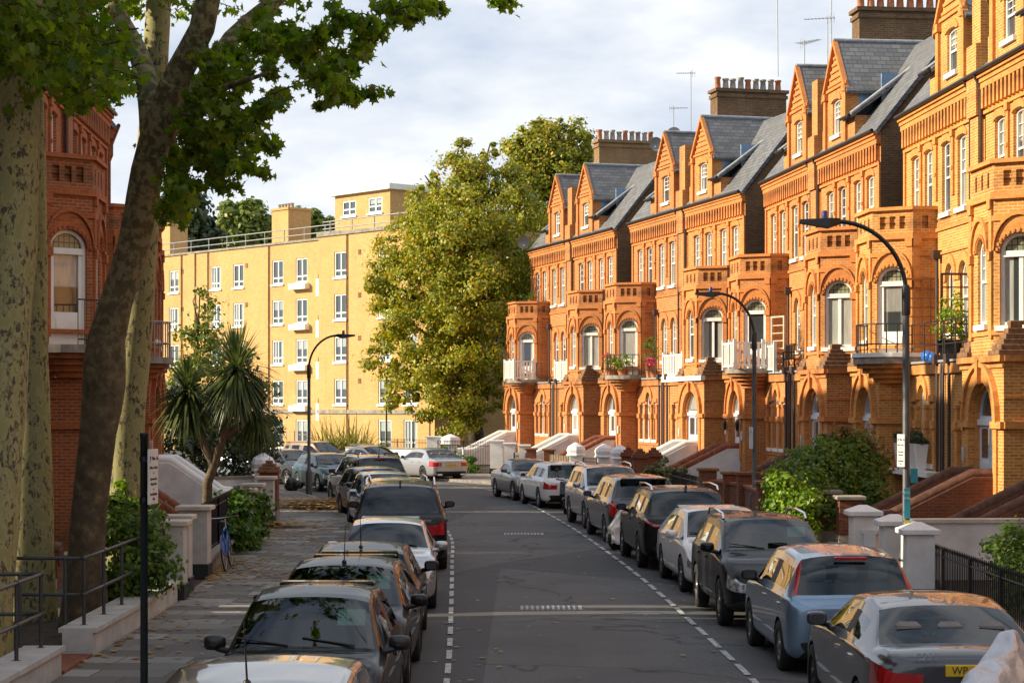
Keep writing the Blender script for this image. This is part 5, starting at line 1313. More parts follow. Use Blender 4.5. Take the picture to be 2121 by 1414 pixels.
SUV = dict(type='suv',L=4.5,W=1.84,H=1.68,zb=.26,belt=1.06,hood=1.06,nose=.88,roof_f=1.85,cowl=1.12,roof_r=.55,deck=.2,tail_z=1.06,wb=2.66,doors=5,rw=.36,clad=True,tailrows=(4,5),wr=.72,plate_z=.8)
SEDAN = dict(type='sedan',L=4.68,W=1.81,H=1.44,belt=.93,hood=.92,nose=.76,roof_f=2.1,cowl=1.3,roof_r=1.25,deck=.62,tail_z=.98,wb=2.84,doors=5,rw=.33,fo=.82,wr=.70,tailrows=(4,),rdrop=.06,plate_z=.66)
def car(base, label, cx, cy, head, **kw):
    p = dict(base); p.update(kw); return make_car(label, p, (cx,cy,max(0,road_z(cx,cy)-.01)), head)
def heading(pl, s): pass
# right-hand row, near to far
car(SEDAN,'dark grey saloon with chrome window trim at the bottom right, its nose away',4.28,20.3,90,tail_z=1.07,belt=.97,plate_z=.84,paint='p_dkgrey',chrome=True,plate='WP',plate_x=-.13,words=[('C250',-.44,1.02,.085)],darkrim=True,spokes=10)
car(HATCH,'light blue compact car with tall red corner lamps, behind the grey saloon',4.18,25.75,91.5,paint='p_blue',L=4.02,W=1.72,H=1.54,belt=.97,hood=.98,nose=.8,wb=2.48,vlamp=True,spoiler=False,brakelight=True,roof_r=.42,deck=.14,tailrows=(),spokes=7,tail_z=.95,blackmirror=True)
car(SUV,'shiny black crossover with silver roof rails facing the camera',3.98,30.65,-88,paint='p_black',L=4.38,W=1.81,H=1.60,rails='silver',grille='chrome',permit=True,tailrows=(4,))
car(HATCH,'pearl white sloping hybrid car between the two black crossovers',3.80,35.9,-87,paint='p_white',L=4.5,W=1.76,H=1.47,roof_r=1.1,deck=.2,wb=2.7,nose=.70,hood=.90,belt=.92,permit=True,spokes=10,tail_z=1.0)
car(SUV,'black estate-like crossover with silver rails and slim red lamps, nose away',3.42,40.95,93.5,paint='p_black',L=4.65,W=1.88,H=1.65,rails='silver',aerial='fin',exhaust=True,wb=2.8,tailrows=(5,),darkd=True,wr=.72,spokes=10,clad=False)
car(HATCH,'dark grey people carrier with big red tail lamp behind the covered motorbike',2.98,48.3,96,paint='p_dkgrey',L=4.45,W=1.82,H=1.62,belt=1.0,hood=1.0,wb=2.72,tailrows=(4,5,6),spoiler=True,tail_z=1.05,roof_r=.5)
car(SUV,'boxy silver four by four facing the camera in the right row',2.62,53.4,-83,paint='p_silver',L=4.5,W=1.77,H=1.67,rails='silver',clad=False,aerial='rod')
car(HATCH,'white hatchback with dark rear window beside the parked scooter',1.45,63.4,101.5,paint='p_white',L=4.25,W=1.79,H=1.47,badge=('r','vw'),tailrows=(4,),exhaust=False,spokes=10)
car(SEDAN,'grey soft top convertible at the far end of the right row',.55,68.2,-76,paint='p_grey',L=4.35,H=1.40,roof_f=2.0,cowl=1.35,roof_r=1.35,deck=.75,wb=2.6,grille='chrome')
# left-hand row, near to far
car(HATCH,'dark silver car at the very bottom, only its roof in view',-1.80,14.5,90,paint='p_grey',L=4.1,H=1.49,wr=.74,aerial='rod',roof_f=1.65)
car(HATCH,'black hatchback with green permit facing the camera, second from the bottom',-2.03,19.75,-90,paint='p_black',L=4.0,W=1.68,H=1.47,permit=True,blackmirror=True,grille='black')
car(HATCH,'black car tucked behind the second one, facing the camera, red tail beside it',-2.06,23.85,-90,paint='p_black',L=4.0,H=1.44,permit=True,aerial='front')
car(HATCH,'black hatchback with green sun shade in its rear window, nose away',-2.08,27.6,91,paint='p_black',L=3.95,W=1.68,H=1.43,aerial='rod',shade=True,spokes=7)
car(HATCH,'small silver car with silver mirrors facing the camera in the left row',-2.10,32.75,-88,paint='p_silver',L=3.85,W=1.66,H=1.41,belt=.92,roof_f=1.5,cowl=.95,roof_r=.42)
car(SUV,'big black off-roader with round star badge on its tailgate',-2.32,40.5,92.5,paint='p_black',L=4.82,W=1.90,H=1.77,belt=1.12,rails='silver',aerial='fin',badge=('r','star'),wb=2.9,rw=.38,words=[('GLE 250 d',-.45,1.02,.085),('4MATIC',.5,1.04,.065)],exhaust=True,tail_z=1.12,clad=False,badge_z=1.0,tailrows=(4,),wrap=False)
car(SUV,'pale blue grey car with roof rails just beyond the black off-roader',-2.85,47.0,97,paint='p_paleblue',L=4.4,H=1.58,rails='silver',clad=False)
car(HATCH,'pale blue small car in the left row, mostly hidden by cars in front',-3.42,52.2,-79,paint='p_paleblue',L=3.9,H=1.52)
car(HATCH,'dark blue estate seen above the hidden pale blue car',-4.0,57.0,-74,paint='p_navy',L=4.2,H=1.50)
car(SUV,'bronze black off-roader with roof rails turning into the bend',-4.75,63.2,108,paint='p_dkbrown',L=4.55,H=1.70,rails='black',spokes=10,aerial='rod',brakelight=True,tailrows=(4,5,6),clad=False)
car(HATCH,'teal hatchback facing the camera next to the lamp post on the bend',-7.15,75.2,-66,paint='p_teal',L=4.15,H=1.44,fplate='V124',badge=('f','vw'))
car(HATCH,'dark grey hatchback behind the teal one on the bend',-9.3,80.3,-52,paint='p_dkgrey',L=4.2,H=1.47)
car(HATCH,'pale blue car farthest round the bend on the left',-11.6,84.2,-40,paint='p_paleblue',L=4.2,H=1.5)
car(SEDAN,'silver saloon with red lamps parked on the outer side of the bend',-3.75,86.2,118,paint='p_silver',plate='LC66 XTV',exhaust=True,darkrim=True,spokes=10,badge=('r','star'))
car(SEDAN,'dark roofed grey convertible facing the camera beyond the silver saloon',-6.6,92.0,-52,paint='p_grey',L=4.4,H=1.40,roof_r=1.2,deck=.6)
car(HATCH,'bronze car facing the camera beneath the flax plant',-9.6,95.2,-45,paint='p_brown',L=4.3,H=1.56)
# ------------------------------------------------------------------ front walls, piers, railings
def pier(label, x, y, w, h, mt, cap, rz=0, group=None, z0=.1, plinth=True, capm=None):
    e = empty('gate_pier', (x,y,z0), rz); tag(e, label, 'gate pier', group)
    b = MB(); b.bevbox(-w/2,-w/2,-.05,w/2,w/2,h,.012); b.build('shaft', M[mt], e); a = w/2
    if plinth: p = MB(); p.bevbox(-a-.025,-a-.025,-.05,a+.025,a+.025,.28,.01); p.build('plinth', M['plinth'] if mt in ('render','greyrender') else M['stone'], e)
    c = MB(); cm = M[capm or {'render':'render','greyrender':'cream','redpier':'cap'}.get(mt,'stone')]
    if cap == 'flat': c.bevbox(-a-.07,-a-.07,h,a+.07,a+.07,h+.09,.015)
    elif cap == 'hip':
        c.bevbox(-a-.08,-a-.08,h,a+.08,a+.08,h+.09,.012); q = a+.06; t = .07
        c.add([(-q,-q,h+.09),(q,-q,h+.09),(q,q,h+.09),(-q,q,h+.09),(-t,-t,h+.19),(t,-t,h+.19),(t,t,h+.19),(-t,t,h+.19)], [(0,1,5,4),(1,2,6,5),(2,3,7,6),(3,0,4,7),(4,5,6,7)])
    elif cap == 'ogee':
        prof = [(a+.05,h-.34),(a+.06,h-.3),(a+.02,h-.25),(a+.05,h-.1),(a-.0,h+.04),(a*.55,h+.13),(.05,h+.2)]
        c.lathe([(r*1.3,z) for r,z in prof], (0,0,0), 8, smooth=False)
    elif cap == 'stepped':
        for k in range(5): q = a+.10-.085*k if k else a+.06; c.bevbox(-q,-q,h+.085*k,q,q,h+.085*(k+1),.012)
    c.build('cap', cm, e); return e
G1 = 'piers of the white front gate on the right'
pier('white pier farthest back of the three by the black lamp post', 6.44,35.4,.46,1.25,'render','hip',group=G1)
pier('white pier in the middle of the three by the lamp post', 6.60,33.3,.46,1.2,'render','hip',group=G1)
pier('white pier nearest the lamp post, partly hidden behind it', 6.66,31.7,.46,1.16,'render','hip',group=G1)
def wall(name, label, pts, h, t, mt, cop=None, z0=.08, group=None, cat='wall', capt=.07, band=None):
    b0 = Vector((*pts[0],z0)); e = empty(name, b0); tag(e, label, cat, group); b = MB(); c = MB()
    for p,q in zip(pts,pts[1:]):
        p,q = Vector(p),Vector(q); d = (q-p).normalized(); n = Vector((-d.y,d.x))*t/2
        pl = [p-n-b0.xy,q-n-b0.xy,q+n-b0.xy,p+n-b0.xy]; b.prism([tuple(v) for v in pl], -.05, h)
        n2 = n*(1+.1/t); pl = [p-n2-b0.xy,q-n2-b0.xy,q+n2-b0.xy,p+n2-b0.xy]; c.prism([tuple(v) for v in pl], h, h+capt)
    b.build('masonry', M[mt], e)
    if cop: c.build('coping', M[cop], e)
    return e
wall('garden_wall', 'long white rendered wall with cream coping behind the black railing', [(6.9,36.3),(13,36.6)], 1.08,.28,'render','cream')
wall('garden_wall', 'short white wall joining the white gate piers to the steps', [(6.5,35.1),(6.9,36.2)], .95,.22,'render','render')
G2 = 'brick gate piers on the right'
pier('left one of the two dark brick gate piers beside the big shrub', 7.5,46,.52,1.15,'redpier','flat',group=G2,capm='stone')
pier('right one of the two dark brick gate piers beside the big shrub', 7.72,44.2,.52,1.1,'redpier','flat',group=G2,capm='stone')
pier('brick pier with flat cap next to the black railing and trimmed bush', 5.95,58.7,.5,1.25,'redpier','flat',group=G2,capm='cap')
pier('brick pier in the middle of the low brick wall', 6.45,57,.42,1.2,'redpier','flat',group=G2,capm='cap')
pier('wider brick pier just left of the second lamp post', 6.72,55.2,.55,1.25,'redpier','flat',group=G2,capm='redpier')
pier('brick pier just right of the second lamp post by the yellow creeper', 6.6,50.2,.45,1.2,'redpier','flat',group=G2,capm='cap')
wall('garden_wall', 'low brick front wall between brick piers at the second lamp post', [(5.95,58.7),(6.45,57),(6.72,55.2),(6.62,50.2),(7.2,48)], .95,.22,'redpier','coping')
G3 = 'dark brick piers with stepped caps'
for x,y,l in ((4.25,70.5,'leftmost dark brick pier with stepped cap beyond the silver four by four'),(4.55,68.6,'tallest dark brick pier with stepped cap, next to the round bush'),(5.15,70.2,'dark brick pier with stepped cap half hidden by the round bush')): pier(l,x,y,.5,1.35,'redpier','stepped',group=G3,capm='redpier')
G4 = 'white rounded gate piers'
for x,y,l in ((2.62,79,'leftmost white pier with rounded cap behind the white hatchback'),(3.65,76.5,'middle white pier with rounded cap behind the silver four by four'),(4.15,74.2,'rightmost white pier with rounded cap, beside the brick piers')): pier(l,x,y,.5,1.5,'render','ogee',group=G4,plinth=False)
G5 = 'piers at the far end of the right terrace'
pier('square white pier at the far end of the right terrace', -.72,90,.6,1.5,'render','flat',group=G5); pier('shorter white pier beside the far square white one', -.1,89,.5,1.4,'render','flat',group=G5)
pier('small white pier left of the far brick piers', .55,87.4,.45,1.35,'render','flat',group=G5)
pier('far brick pier with flat cap behind the grey convertible', .85,85.2,.45,1.25,'redpier','flat',group=G5); pier('far brick pier beside the wooden fence panel', 1.6,83.5,.45,1.25,'redpier','flat',group=G5)
def fence(name, label, pts, h, step, mt='iron', z0=.1, posts=1.9, r=.011, group=None, finial=True, rails=(.12,.9)):
    b0 = Vector((*pts[0],z0)); e = empty(name, b0); tag(e, label, 'fence', group); bars = MB(); rl = MB(); po = MB()
    for p,q in zip(pts,pts[1:]):
        p,q = Vector(p)-b0.xy,Vector(q)-b0.xy; L = (q-p).length; n = max(1,int(L/step))
        for k in range(n+1):
            c = p.lerp(q,k/n); bars.tube([(c.x,c.y,0),(c.x,c.y,h)], r, 5)
            if finial: bars.lathe([(r,0),(r*1.9,.03),(0.001,.09)], (c.x,c.y,h), 5)
        for z in rails: rl.tube([(p.x,p.y,h*z),(q.x,q.y,h*z)], .018, 5)
        m = max(1,round(L/posts))
        for k in range(m+1): c = p.lerp(q,k/m); po = MB(); po.cbox((c.x,c.y,h*.52), (.055,.055,h*1.04)); po.build('post', M[mt], e)
    bars.build('bars', M[mt], e); rl.build('rails', M[mt], e); return e
fence('iron_railing', 'black iron railing in front of the white wall at the right edge', [(6.95,33),(6.95,20)], .92,.115,finial=True)
fence('iron_railing', 'short black railing between the round bush and brick pier', [(5.45,65.5),(5.85,59.2)], .95,.14)
fence('iron_railing', 'black railing and gate between the white rounded piers', [(2.9,78.6),(3.5,77)], 1.05,.12); fence('iron_railing', 'dark tall railing left of the far square white pier', [(-3.6,94),(-1.0,90.3)], 1.45,.14)
fence('iron_railing', 'short black railing behind the grey convertible', [(.65,87),(.1,88.6)], 1.0,.13)
fence('iron_railing', 'dark railing in front of the flats below the tall tree', [(-7.6,112.5),(-4.6,108.5)], 1.2,.15); fence('iron_railing', 'pale thin railing before the ground floor of the flats', [(-16.5,119),(-11.8,114)], 1.6,.3,'aerial',finial=True)
pn = empty('fence_panel', (1.65,83.3,.1)); tag(pn,'weathered wooden fence panel between far brick pier and white pier','fence'); b = MB()
for k in range(9): b.cbox((.1*k,-.33*k,.55), (.05,.3,1.1), R(15))
b.build('boards', M['greywood'], pn)
for x,y,l in ((-4.1,101,'white square block pier below the flats'),(-3.2,100.5,'white rounded pier below the flats beside the hedge')): pier(l,x,y,.7,1.5,'render','flat' if x < -4 else 'ogee',group='white piers under the tall tree',plinth=False)
wall('garden_wall','low pale wall under the tall autumn tree',[(-9,105.5),(-4.1,101)],.9,.25,'render','stone')
# left-hand front walls
def kerbwall(label, y0, y1):
    pts = [on_line(fl,y0+(y1-y0)*k/6) for k in range(7)]; pts = [(p.x-.22,p.y) for p in pts]
    return wall('low_wall', label, pts, .33,.40,'greyrender','greyrender',capt=.06,group='low walls along the left pavement')
kerbwall('low grey rendered wall with tube railing at the bottom left corner', 10, 23.4); kerbwall('low grey rendered wall with tube railing beside the tiled path', 25.2, 32.2)
def tuberail(label, y0, y1, ret, step=1.25):
    a = on_line(fl,y0); e = empty('tube_railing', (a.x-.22,y0,.45)); tag(e,label,'railing','tube railings on the low left walls'); po = MB(); rl = MB(); n = round((y1-y0)/step); P = []
    for k in range(n+1):
        y = y0+(y1-y0)*k/n; p = on_line(fl,y); q = (p.x-.22-(a.x-.22), y-y0); P.append(q)
        po = MB(); po.tube([(q[0],q[1],0),(q[0],q[1],.9)], .025, 8); po.lathe([(.06,0),(.06,.02),(.03,.025)], (q[0],q[1],.0), 8)
        for z in (.42,.9): po.ball((q[0],q[1],z), .04, 8, 6)
        po.build('post', M['railgrey'], e)
    R_ = P if ret > 0 else P[::-1]
    ext = [(R_[0][0]-.25,R_[0][1]),(R_[0][0]-1.5,R_[0][1])]
    for x,y in ext: po = MB(); po.tube([(x,y,-.3),(x,y,.9)], .025, 8); po.build('post', M['railgrey'], e)
    for z in (.42,.9): rl.tube([(*p,z) for p in ext[::-1]+R_], .024, 8)
    rl.build('rails', M['railgrey'], e)
tuberail('grey tube railing on the low wall in front of the leaning tree', 25.6, 32.0, 1); tuberail('grey tube railing in the bottom left corner', 15, 23.2, -1)
tp = empty('tiled_path', (-6.4,24.3,.1)); tag(tp,'red tiled garden path between the two low grey walls','path'); b = MB(); b.box(-1.6,-.8,0,.95,.8,.05); b.build('tiles', M['coping'], tp)
G6 = 'grey gate piers on the left pavement'
for x,y,w,h,l in ((-5.72,32.5,.45,1.25,'nearest grey gate pier, at the end of the tube railing'),(-5.82,33.7,.42,1.27,'grey gate pier tucked behind the nearest one'),(-6.0,36.6,.52,1.28,'broad grey gate pier beside the bicycle')): pier(l,x,y,w,h,'greyrender','flat',group=G6)
G7 = 'white piers farther up the left pavement'
for x,y,l in ((-6.18,44.6,'white pier at the end of the leafy hedge'),(-6.35,47.4,'white pier between the hedge end and brick pier'),(-6.62,52.0,'white pier next to the brick pier with stepped cap')): pier(l,x,y,.42,1.25,'greyrender','flat',group=G7)
pier('brick pier with stepped pyramid cap before the white steps',-6.85,54.5,.5,1.35,'redpier','stepped',capm='cap')
for x,y,l in ((-8.25,64,'white rounded pier left of the bend'),(-8.0,62.2,'second white rounded pier left of the bend')): pier(l,x,y,.5,1.45,'render','ogee',group='white rounded piers at the bend',plinth=False)
wall('low_wall','low dark wall below the hedge and bicycle railings',[tuple(on_line(fl,y)-Vector((.15,0))) for y in (37,39,41,43,44.4)],.3,.25,'stone','stone',group='low walls along the left pavement')
fence('iron_railing','black railing behind the blue bicycle',[tuple(on_line(fl,y)-Vector((.2,0))) for y in (37.1,40.5,44.2)],1.0,.13,z0=.38)
wall('garden_wall','white garden wall behind the white left piers',[(-6.4,47.6),(-6.65,51.8)],.55,.22,'greyrender','stone')
wall('garden_wall','white wall from the rounded piers towards the evergreen shrubs',[(-8.1,63),(-11.5,60.5)],.9,.22,'render','stone')
# ------------------------------------------------------------------ lamp posts, sign
def lamp(label, x, y, h, reach, dirx, mt='lampgrey'):
    e = empty('street_lamp', (x,y,.11)); tag(e,label,'street lamp','street lamps with curved arms'); p = MB(); a = .78
    p.lathe([(.125,-.05),(.125,a),(.085,a+.1),(.062,a+.12),(.058,h-1.3)], (0,0,0), 14); p.build('post', M[mt], e)
    c = MB(); c.lathe([(.07,h-1.55),(.075,h-1.5),(.075,h-1.1),(.05,h-1.05)], (0,0,0), 12); c.build('collar', M['iron'], e)
    arm = MB(); pts = [(dirx*reach*(1-math.cos(t*math.pi/2)), 0, h-1.2+1.2*math.sin(t*math.pi/2)) for t in [k/12 for k in range(13)]]
    arm.tube(pts, .038, 8); arm.build('arm', M['iron'], e)
    hd = MB(); x0 = dirx*(reach-.05); x1 = dirx*(reach+.62)
    hd.add([(x0,-.05,h-.05),(x0,.05,h-.05),(x0,.05,h+.05),(x0,-.05,h+.05),(x0+dirx*.18,-.13,h-.11),(x0+dirx*.18,.13,h-.11),(x0+dirx*.18,.12,h+.05),(x0+dirx*.18,-.12,h+.05),(x1,-.09,h-.03),(x1,.09,h-.03),(x1,.08,h+.03),(x1,-.08,h+.03)],
        [(0,1,2,3),(0,4,5,1),(1,5,6,2),(2,6,7,3),(3,7,4,0),(4,8,9,5),(5,9,10,6),(6,10,11,7),(7,11,8,4),(8,11,10,9)])
    ho = hd.build('lamp_head', M['iron'], e)
    ce = MB(); ce.lathe([(.05,0),(.05,.1),(.035,.13)], (dirx*(reach+.2),0,h+.05), 10); ce.build('photocell', M['cell'], ho); return e
l1 = lamp('nearest black street lamp on the right, with signs on its post', 6.53,32,6.3,1.15,-1)
l2 = lamp('second street lamp on the right, in front of the white balcony', 6.65,53,6.3,1.0,-1)
l3 = lamp('street lamp on the left at the bend, arm reaching over the road', -7.36,70,5.75,1.05,1); lamp('farthest thin black lamp before the tall tree and flats', -7.55,116,5.8,1.1,-1,'iron')
def signplate(name, label, loc, rz, w, h, lines, mt='signwhite', cat='sign'):
    e = empty(name, loc, rz); tag(e, label, cat); b = MB(); b.bevbox(-w/2,-.012,-h/2,w/2,.0,h/2,.004); b.build('plate', M[mt], e)
    for tx,x,z,s,mm in lines: text(tx, s, M[mm], e, facing((x,-.014,z),(0,-1,0)))
    br = MB()
    for z in (-h*.3,h*.3): br.box(-.05,0,z-.015,.05,.05,z+.015)
    br.build('bracket', M['iron'], e); return e
pst = empty('sign_post', (-3.62,19,.11)); tag(pst,'dark upright sign post at the left kerb in the foreground','sign post'); b = MB(); b.lathe([(.038,-.05),(.038,2.95),(.042,2.951),(.042,3.0)],(0,0,0),14); b.build('post', M['postblack'], pst)
for z in (2.72,2.32): c = MB(); c.lathe([(.047,.0),(.047,.05)],(0,0,z),12); c.build('clip', M['iron'], pst)
SG = [('P',-.10,.17,.09,'signblue'),('Mon - Fri',.05,.18,.05,'ink'),('8.30 am - 6.30 pm',0,.09,.034,'ink'),('or',0,.04,.03,'ink'),('Pay at machine',0,-.02,.034,'ink'),('Display ticket',0,-.07,.034,'ink'),('or',0,-.12,.03,'ink'),('Permit holders',0,-.17,.036,'ink'),('only',0,-.215,.036,'ink')]
signplate('parking_sign','white parking sign on the dark post at left', (-3.535,18.98,2.68), R(83), .30,.54, SG)
signplate('parking_sign','white parking sign on the nearest right lamp post', (6.44,31.93,2.62), R(-78), .30,.54, SG)
signplate('lamp_sticker','teal and yellow sticker wrapped on the nearest right lamp post', (6.53,31.925,1.75), 0, .1,.5, [('DO',0,.17,.062,'signwhite'),('YOU',0,.08,.05,'signwhite')], 'teal','sticker')
signplate('yellow_sticker','small yellow sticker low on the nearest right lamp post', (6.53,31.925,1.42), 0, .09,.1, [], 'yel','sticker')
signplate('cabinet_box','small grey teal box strapped behind the nearest right lamp post', (6.66,32.0,2.2), 0, .12,.24, [], 'teal','box')
signplate('parking_sign','small white parking plate on the second right lamp post', (6.56,52.95,2.45), R(-70), .22,.6, [('P',0,.15,.12,'signblue')])

# ------------------------------------------------------------------ balconies (parts of their houses)
def rail(root, mirror, path, z0, h, style):
    xf = (lambda p: (H-p[0],p[1])) if mirror else (lambda p: p)
    P = [Vector(xf(p)) for p in path]; r = MB(); bars = []; mt = {'white':'white','iron':'iron','thin':'iron','pale':'aerial'}[style]
    for a,b in zip(P,P[1:]):
        L = (b-a).length
        if style == 'white':
            d = (b-a)/L; ang = math.atan2(d.y,d.x); m = (a+b)/2
            for z in (z0+.1,z0+h): r.cbox((m.x,m.y,z), (L,.07,.07), ang)
            n = max(2,int(L/.17))
            for k in range(n+1): c = a.lerp(b,k/n); q = MB(); q.cbox((c.x,c.y,z0+h*.55), (.085 if k%6 else .12,.045 if k%6 else .12,h*.9 if k%6 else h*1.2), ang); bars.append(q)
        else:
            for z in ((z0+.12,z0+h) if style == 'iron' else (z0+h*.4,z0+h)): r.tube([(*a,z),(*b,z)], .018, 6)
            n = max(1,int(L/(.12 if style == 'iron' else .95)))
            for k in range(n+(b is P[-1])): c = a.lerp(b,k/n); q = MB(); q.tube([(*c,z0),(*c,z0+h)], .011 if style == 'iron' else .02, 5); bars.append(q)
    ro = r.build('balcony_rail', M[mt], root)
    for q in bars: q.build('baluster', M[mt], ro)
def bow(cx): return [(cx-1.0,-1.62) if False else (cx+1.02*math.cos(R(a)), -1.25+1.02*math.sin(R(a))) for a in range(200,371,17)]
BH, BL = bow(3.25), bow(.45)[::-1]
sq = [(2.35,-1.75),(2.35,-2.25),(4.25,-2.25),(4.25,-1.0)]
rail(R1[0],False,sq,4.7,1.0,'white'); rail(R1[0],False,[(4.3,-1.0),(5.2,-1.0)],4.56,1.05,'thin'); rail(R1[1],True,[(H-.3,-1.0),(4.0,-1.0)],4.56,1.0,'white')
rail(R2[0],False,BH,4.7,.95,'thin'); rail(R2[0],False,[(4.3,-.97),(H,-.97)],4.56,.95,'thin'); rail(R2[1],True,[(H-.1,-1.0),(5.9,-1.0),(4.0,-1.0)],4.56,.95,'white')
rail(R3[0],False,sq,4.7,.95,'white'); rail(R3[0],False,[(4.25,-1.0),(5.3,-1.0)],4.56,.95,'white')
rail(R4[0],False,BH,4.7,.95,'thin'); rail(R4[0],False,[(4.3,-.97),(5.6,-.97),(7.4,-.97)],4.56,1.05,'thin'); rail(R4[1],True,[(H-.05,-.97),(5.5,-.97),(3.8,-.97)],4.56,1.05,'thin')
rail(L3[0],False,BL,4.7,1.0,'iron'); rail(L3[1],True,BH,4.7,1.0,'pale')
b = MB(); b.prism([(3.25+1.17*math.cos(2*math.pi*t/24), -1.25+1.17*math.sin(2*math.pi*t/24)) for t in range(24)], 4.71, 4.83); b.build('painted_slab_edge', M['render'], R4[0])
for hs in (R3[0],):
    for x in (.55,2.65):
        l = MB(); l.lathe([(.03,-.1),(.07,.0),(.085,.2),(.03,.3)], (.25+x,-1.86,2.45), 6, smooth=False); l.tube([(.25+x,-1.7,2.8),(.25+x,-1.86,2.78)], .015, 5); l.build('wall_lantern', M['iron'], hs)
    s = MB(); s.box(.25+.62-.4,-1.79,2.2,.25+.62-.15,-1.77,2.5); s.build('notice_plate', M['signwhite'], hs)
MIR = H; b = MB(); b.box(3.47,-1.08,4.34,H,-.9,4.6); b.box(.12,-1.90,4.34,3.56,-1.7,4.53); b.build('painted_band', M['white'], R2[1]); MIR = None
# places on a house: local -> world
def on(hs, x, y, z): m = Matrix.Translation(hs.location) @ hs.rotation_euler.to_matrix().to_4x4(); return m @ Vector((x,y,z))
def local_empty(name, hs, x, y, z): return empty(name, on(hs,x,y,z), hs.rotation_euler.z)
def trellis(hs, label, x, y, z, w, h, mt, rz=0, n=4, m=9):
    e = local_empty('trellis', hs, x,y,z); e.rotation_euler.z += rz; tag(e,label,'trellis'); f = MB(); s = MB()
    for a in (0,w): f.box(a-.035,-.03,0,a+.035,.03,h)
    for zz in (.0,h): f.box(-.035,-.032,zz,w+.035,.032,zz+.06)
    for k in range(1,n): s.box(w*k/n-.018,-.018,.05,w*k/n+.018,.0,h)
    for k in range(1,m): s.box(0,-.0,h*k/m-.018,w,.02,h*k/m+.018)
    f.build('frame', M[mt], e); s.build('slats', M[mt], e)
trellis(R4[0],'tall orange wooden trellis box standing on the balcony',3.62,-.95,4.57,.95,2.35,'wood',R(90),4,9)
trellis(R4[0],'dark square trellis behind the potted plant on the terrace',6.5,-.75,4.57,.8,2.3,'copingdark',R(90),3,7)
trellis(R3[0],'narrow pale ladder trellis behind the white balustrade',4.45,-.9,4.57,.8,2.0,'palewood',R(20),1,7)
def potplant(hs, label, x, y, z, r, h, mt, pot='pot', n=500, lsz=(.05,.11), tap=.8):
    e = local_empty('potted_plant', hs, x,y,z); tag(e,label,'potted plant'); p = MB(); p.lathe([(r*tap*.7,0),(r*.8,h*.30),(r*.86,h*.30),(r*.7,h*.3)],(0,0,0),12); p.build('pot', M[pot], e)
    np_mesh('foliage', leaves(clump_points([((0,0,h*.62),(r*1.25,r*1.25,h*.36)),((r*.3,0,h*.8),(r*.8,r*.8,h*.25))],n,.22,.4), lsz), None, 6, M[mt], e); return e
potplant(R4[0],'leafy green plant in a pot in front of the dark trellis',6.75,-.6,4.57,.42,1.75,'leaf_bright','plinth',900)
potplant(R2[0],'mound of yellow flowers on the bowed balcony',2.95,-2.0,4.71,.42,1.0,'leaf_phormium',n=700); potplant(R2[0],'second mound of yellow green leaves at the balcony end',3.95,-1.75,4.71,.36,.9,'leaf_bright',n=500)
potplant(R2[0],'tall climbing plant between brick stubs on the terrace',4.9,-.75,4.57,.3,1.9,'leaf_hedge',n=500); potplant(R2[0],'pink flowers on the terrace beside the climbing plant',5.7,-.8,4.57,.3,1.0,'flower',n=260); potplant(R2[0],'pink red flowers on the window sill ledge',1.85,-1.86,5.09,.16,.7,'flower',n=200)
for k,x in enumerate((.5,2.0)): potplant(R1[0],'straggly green plant on the far bay parapet' if k == 0 else 'smaller green plant on the far bay parapet nearer the wall',x,-.6,9.05,.3,.55,'leaf_hedge',n=200)
bg = local_empty('plastic_bag', R4[0], 5.1,-.75,4.57); tag(bg,'crumpled blue plastic bag at the foot of the trellis','bag'); b = MB(); b.ball((0,0,.14),.22,9,6,(1.3,.8,.75)); b.ball((.2,.1,.1),.15,8,5); b.build('bag_body', M['bluebag'], bg)
# bench on the terrace of the third pair
bn = local_empty('garden_bench', R3[0], 5.6,-.55,4.57); tag(bn,'dark slatted garden bench at the end of the white balustrade','bench'); s = MB()
for k in range(4): s.box(-.75,-.42+.11*k,.42,.75,-.34+.11*k,.46)
s.build('seat', M['iron'], bn); s = MB()
for k in range(9): s.box(-.72+.17*k,.02,.46,-.68+.17*k,.05,.95)
s.box(-.78,.0,.93,.78,.06,1.0); s.build('backrest', M['iron'], bn)
for x in (-.72,.72):
    for y in (-.4,.02): s = MB(); s.box(x-.03,y-.03,0,x+.03,y+.03,.66 if y < 0 else .46); s.build('leg', M['iron'], bn)
    s = MB(); s.box(x-.04,-.44,.66,x+.04,.04,.7); s.build('armrest', M['iron'], bn)
tw = local_empty('bare_climber', R3[0], 6.6,-.15,4.57); tag(tw,'fan of bare brown stems trained against the wall','climbing plant'); b = MB()
for k in range(15): a = R(15+k*10); b.tube([(0,0,0),(.7*math.cos(a),-.05,.9*math.sin(a)+.1),(1.5*math.cos(a),-.0,1.9*abs(math.sin(a))+.25)], [.018,.012,.006], 4)
b.build('stems', M['trunk'], tw)
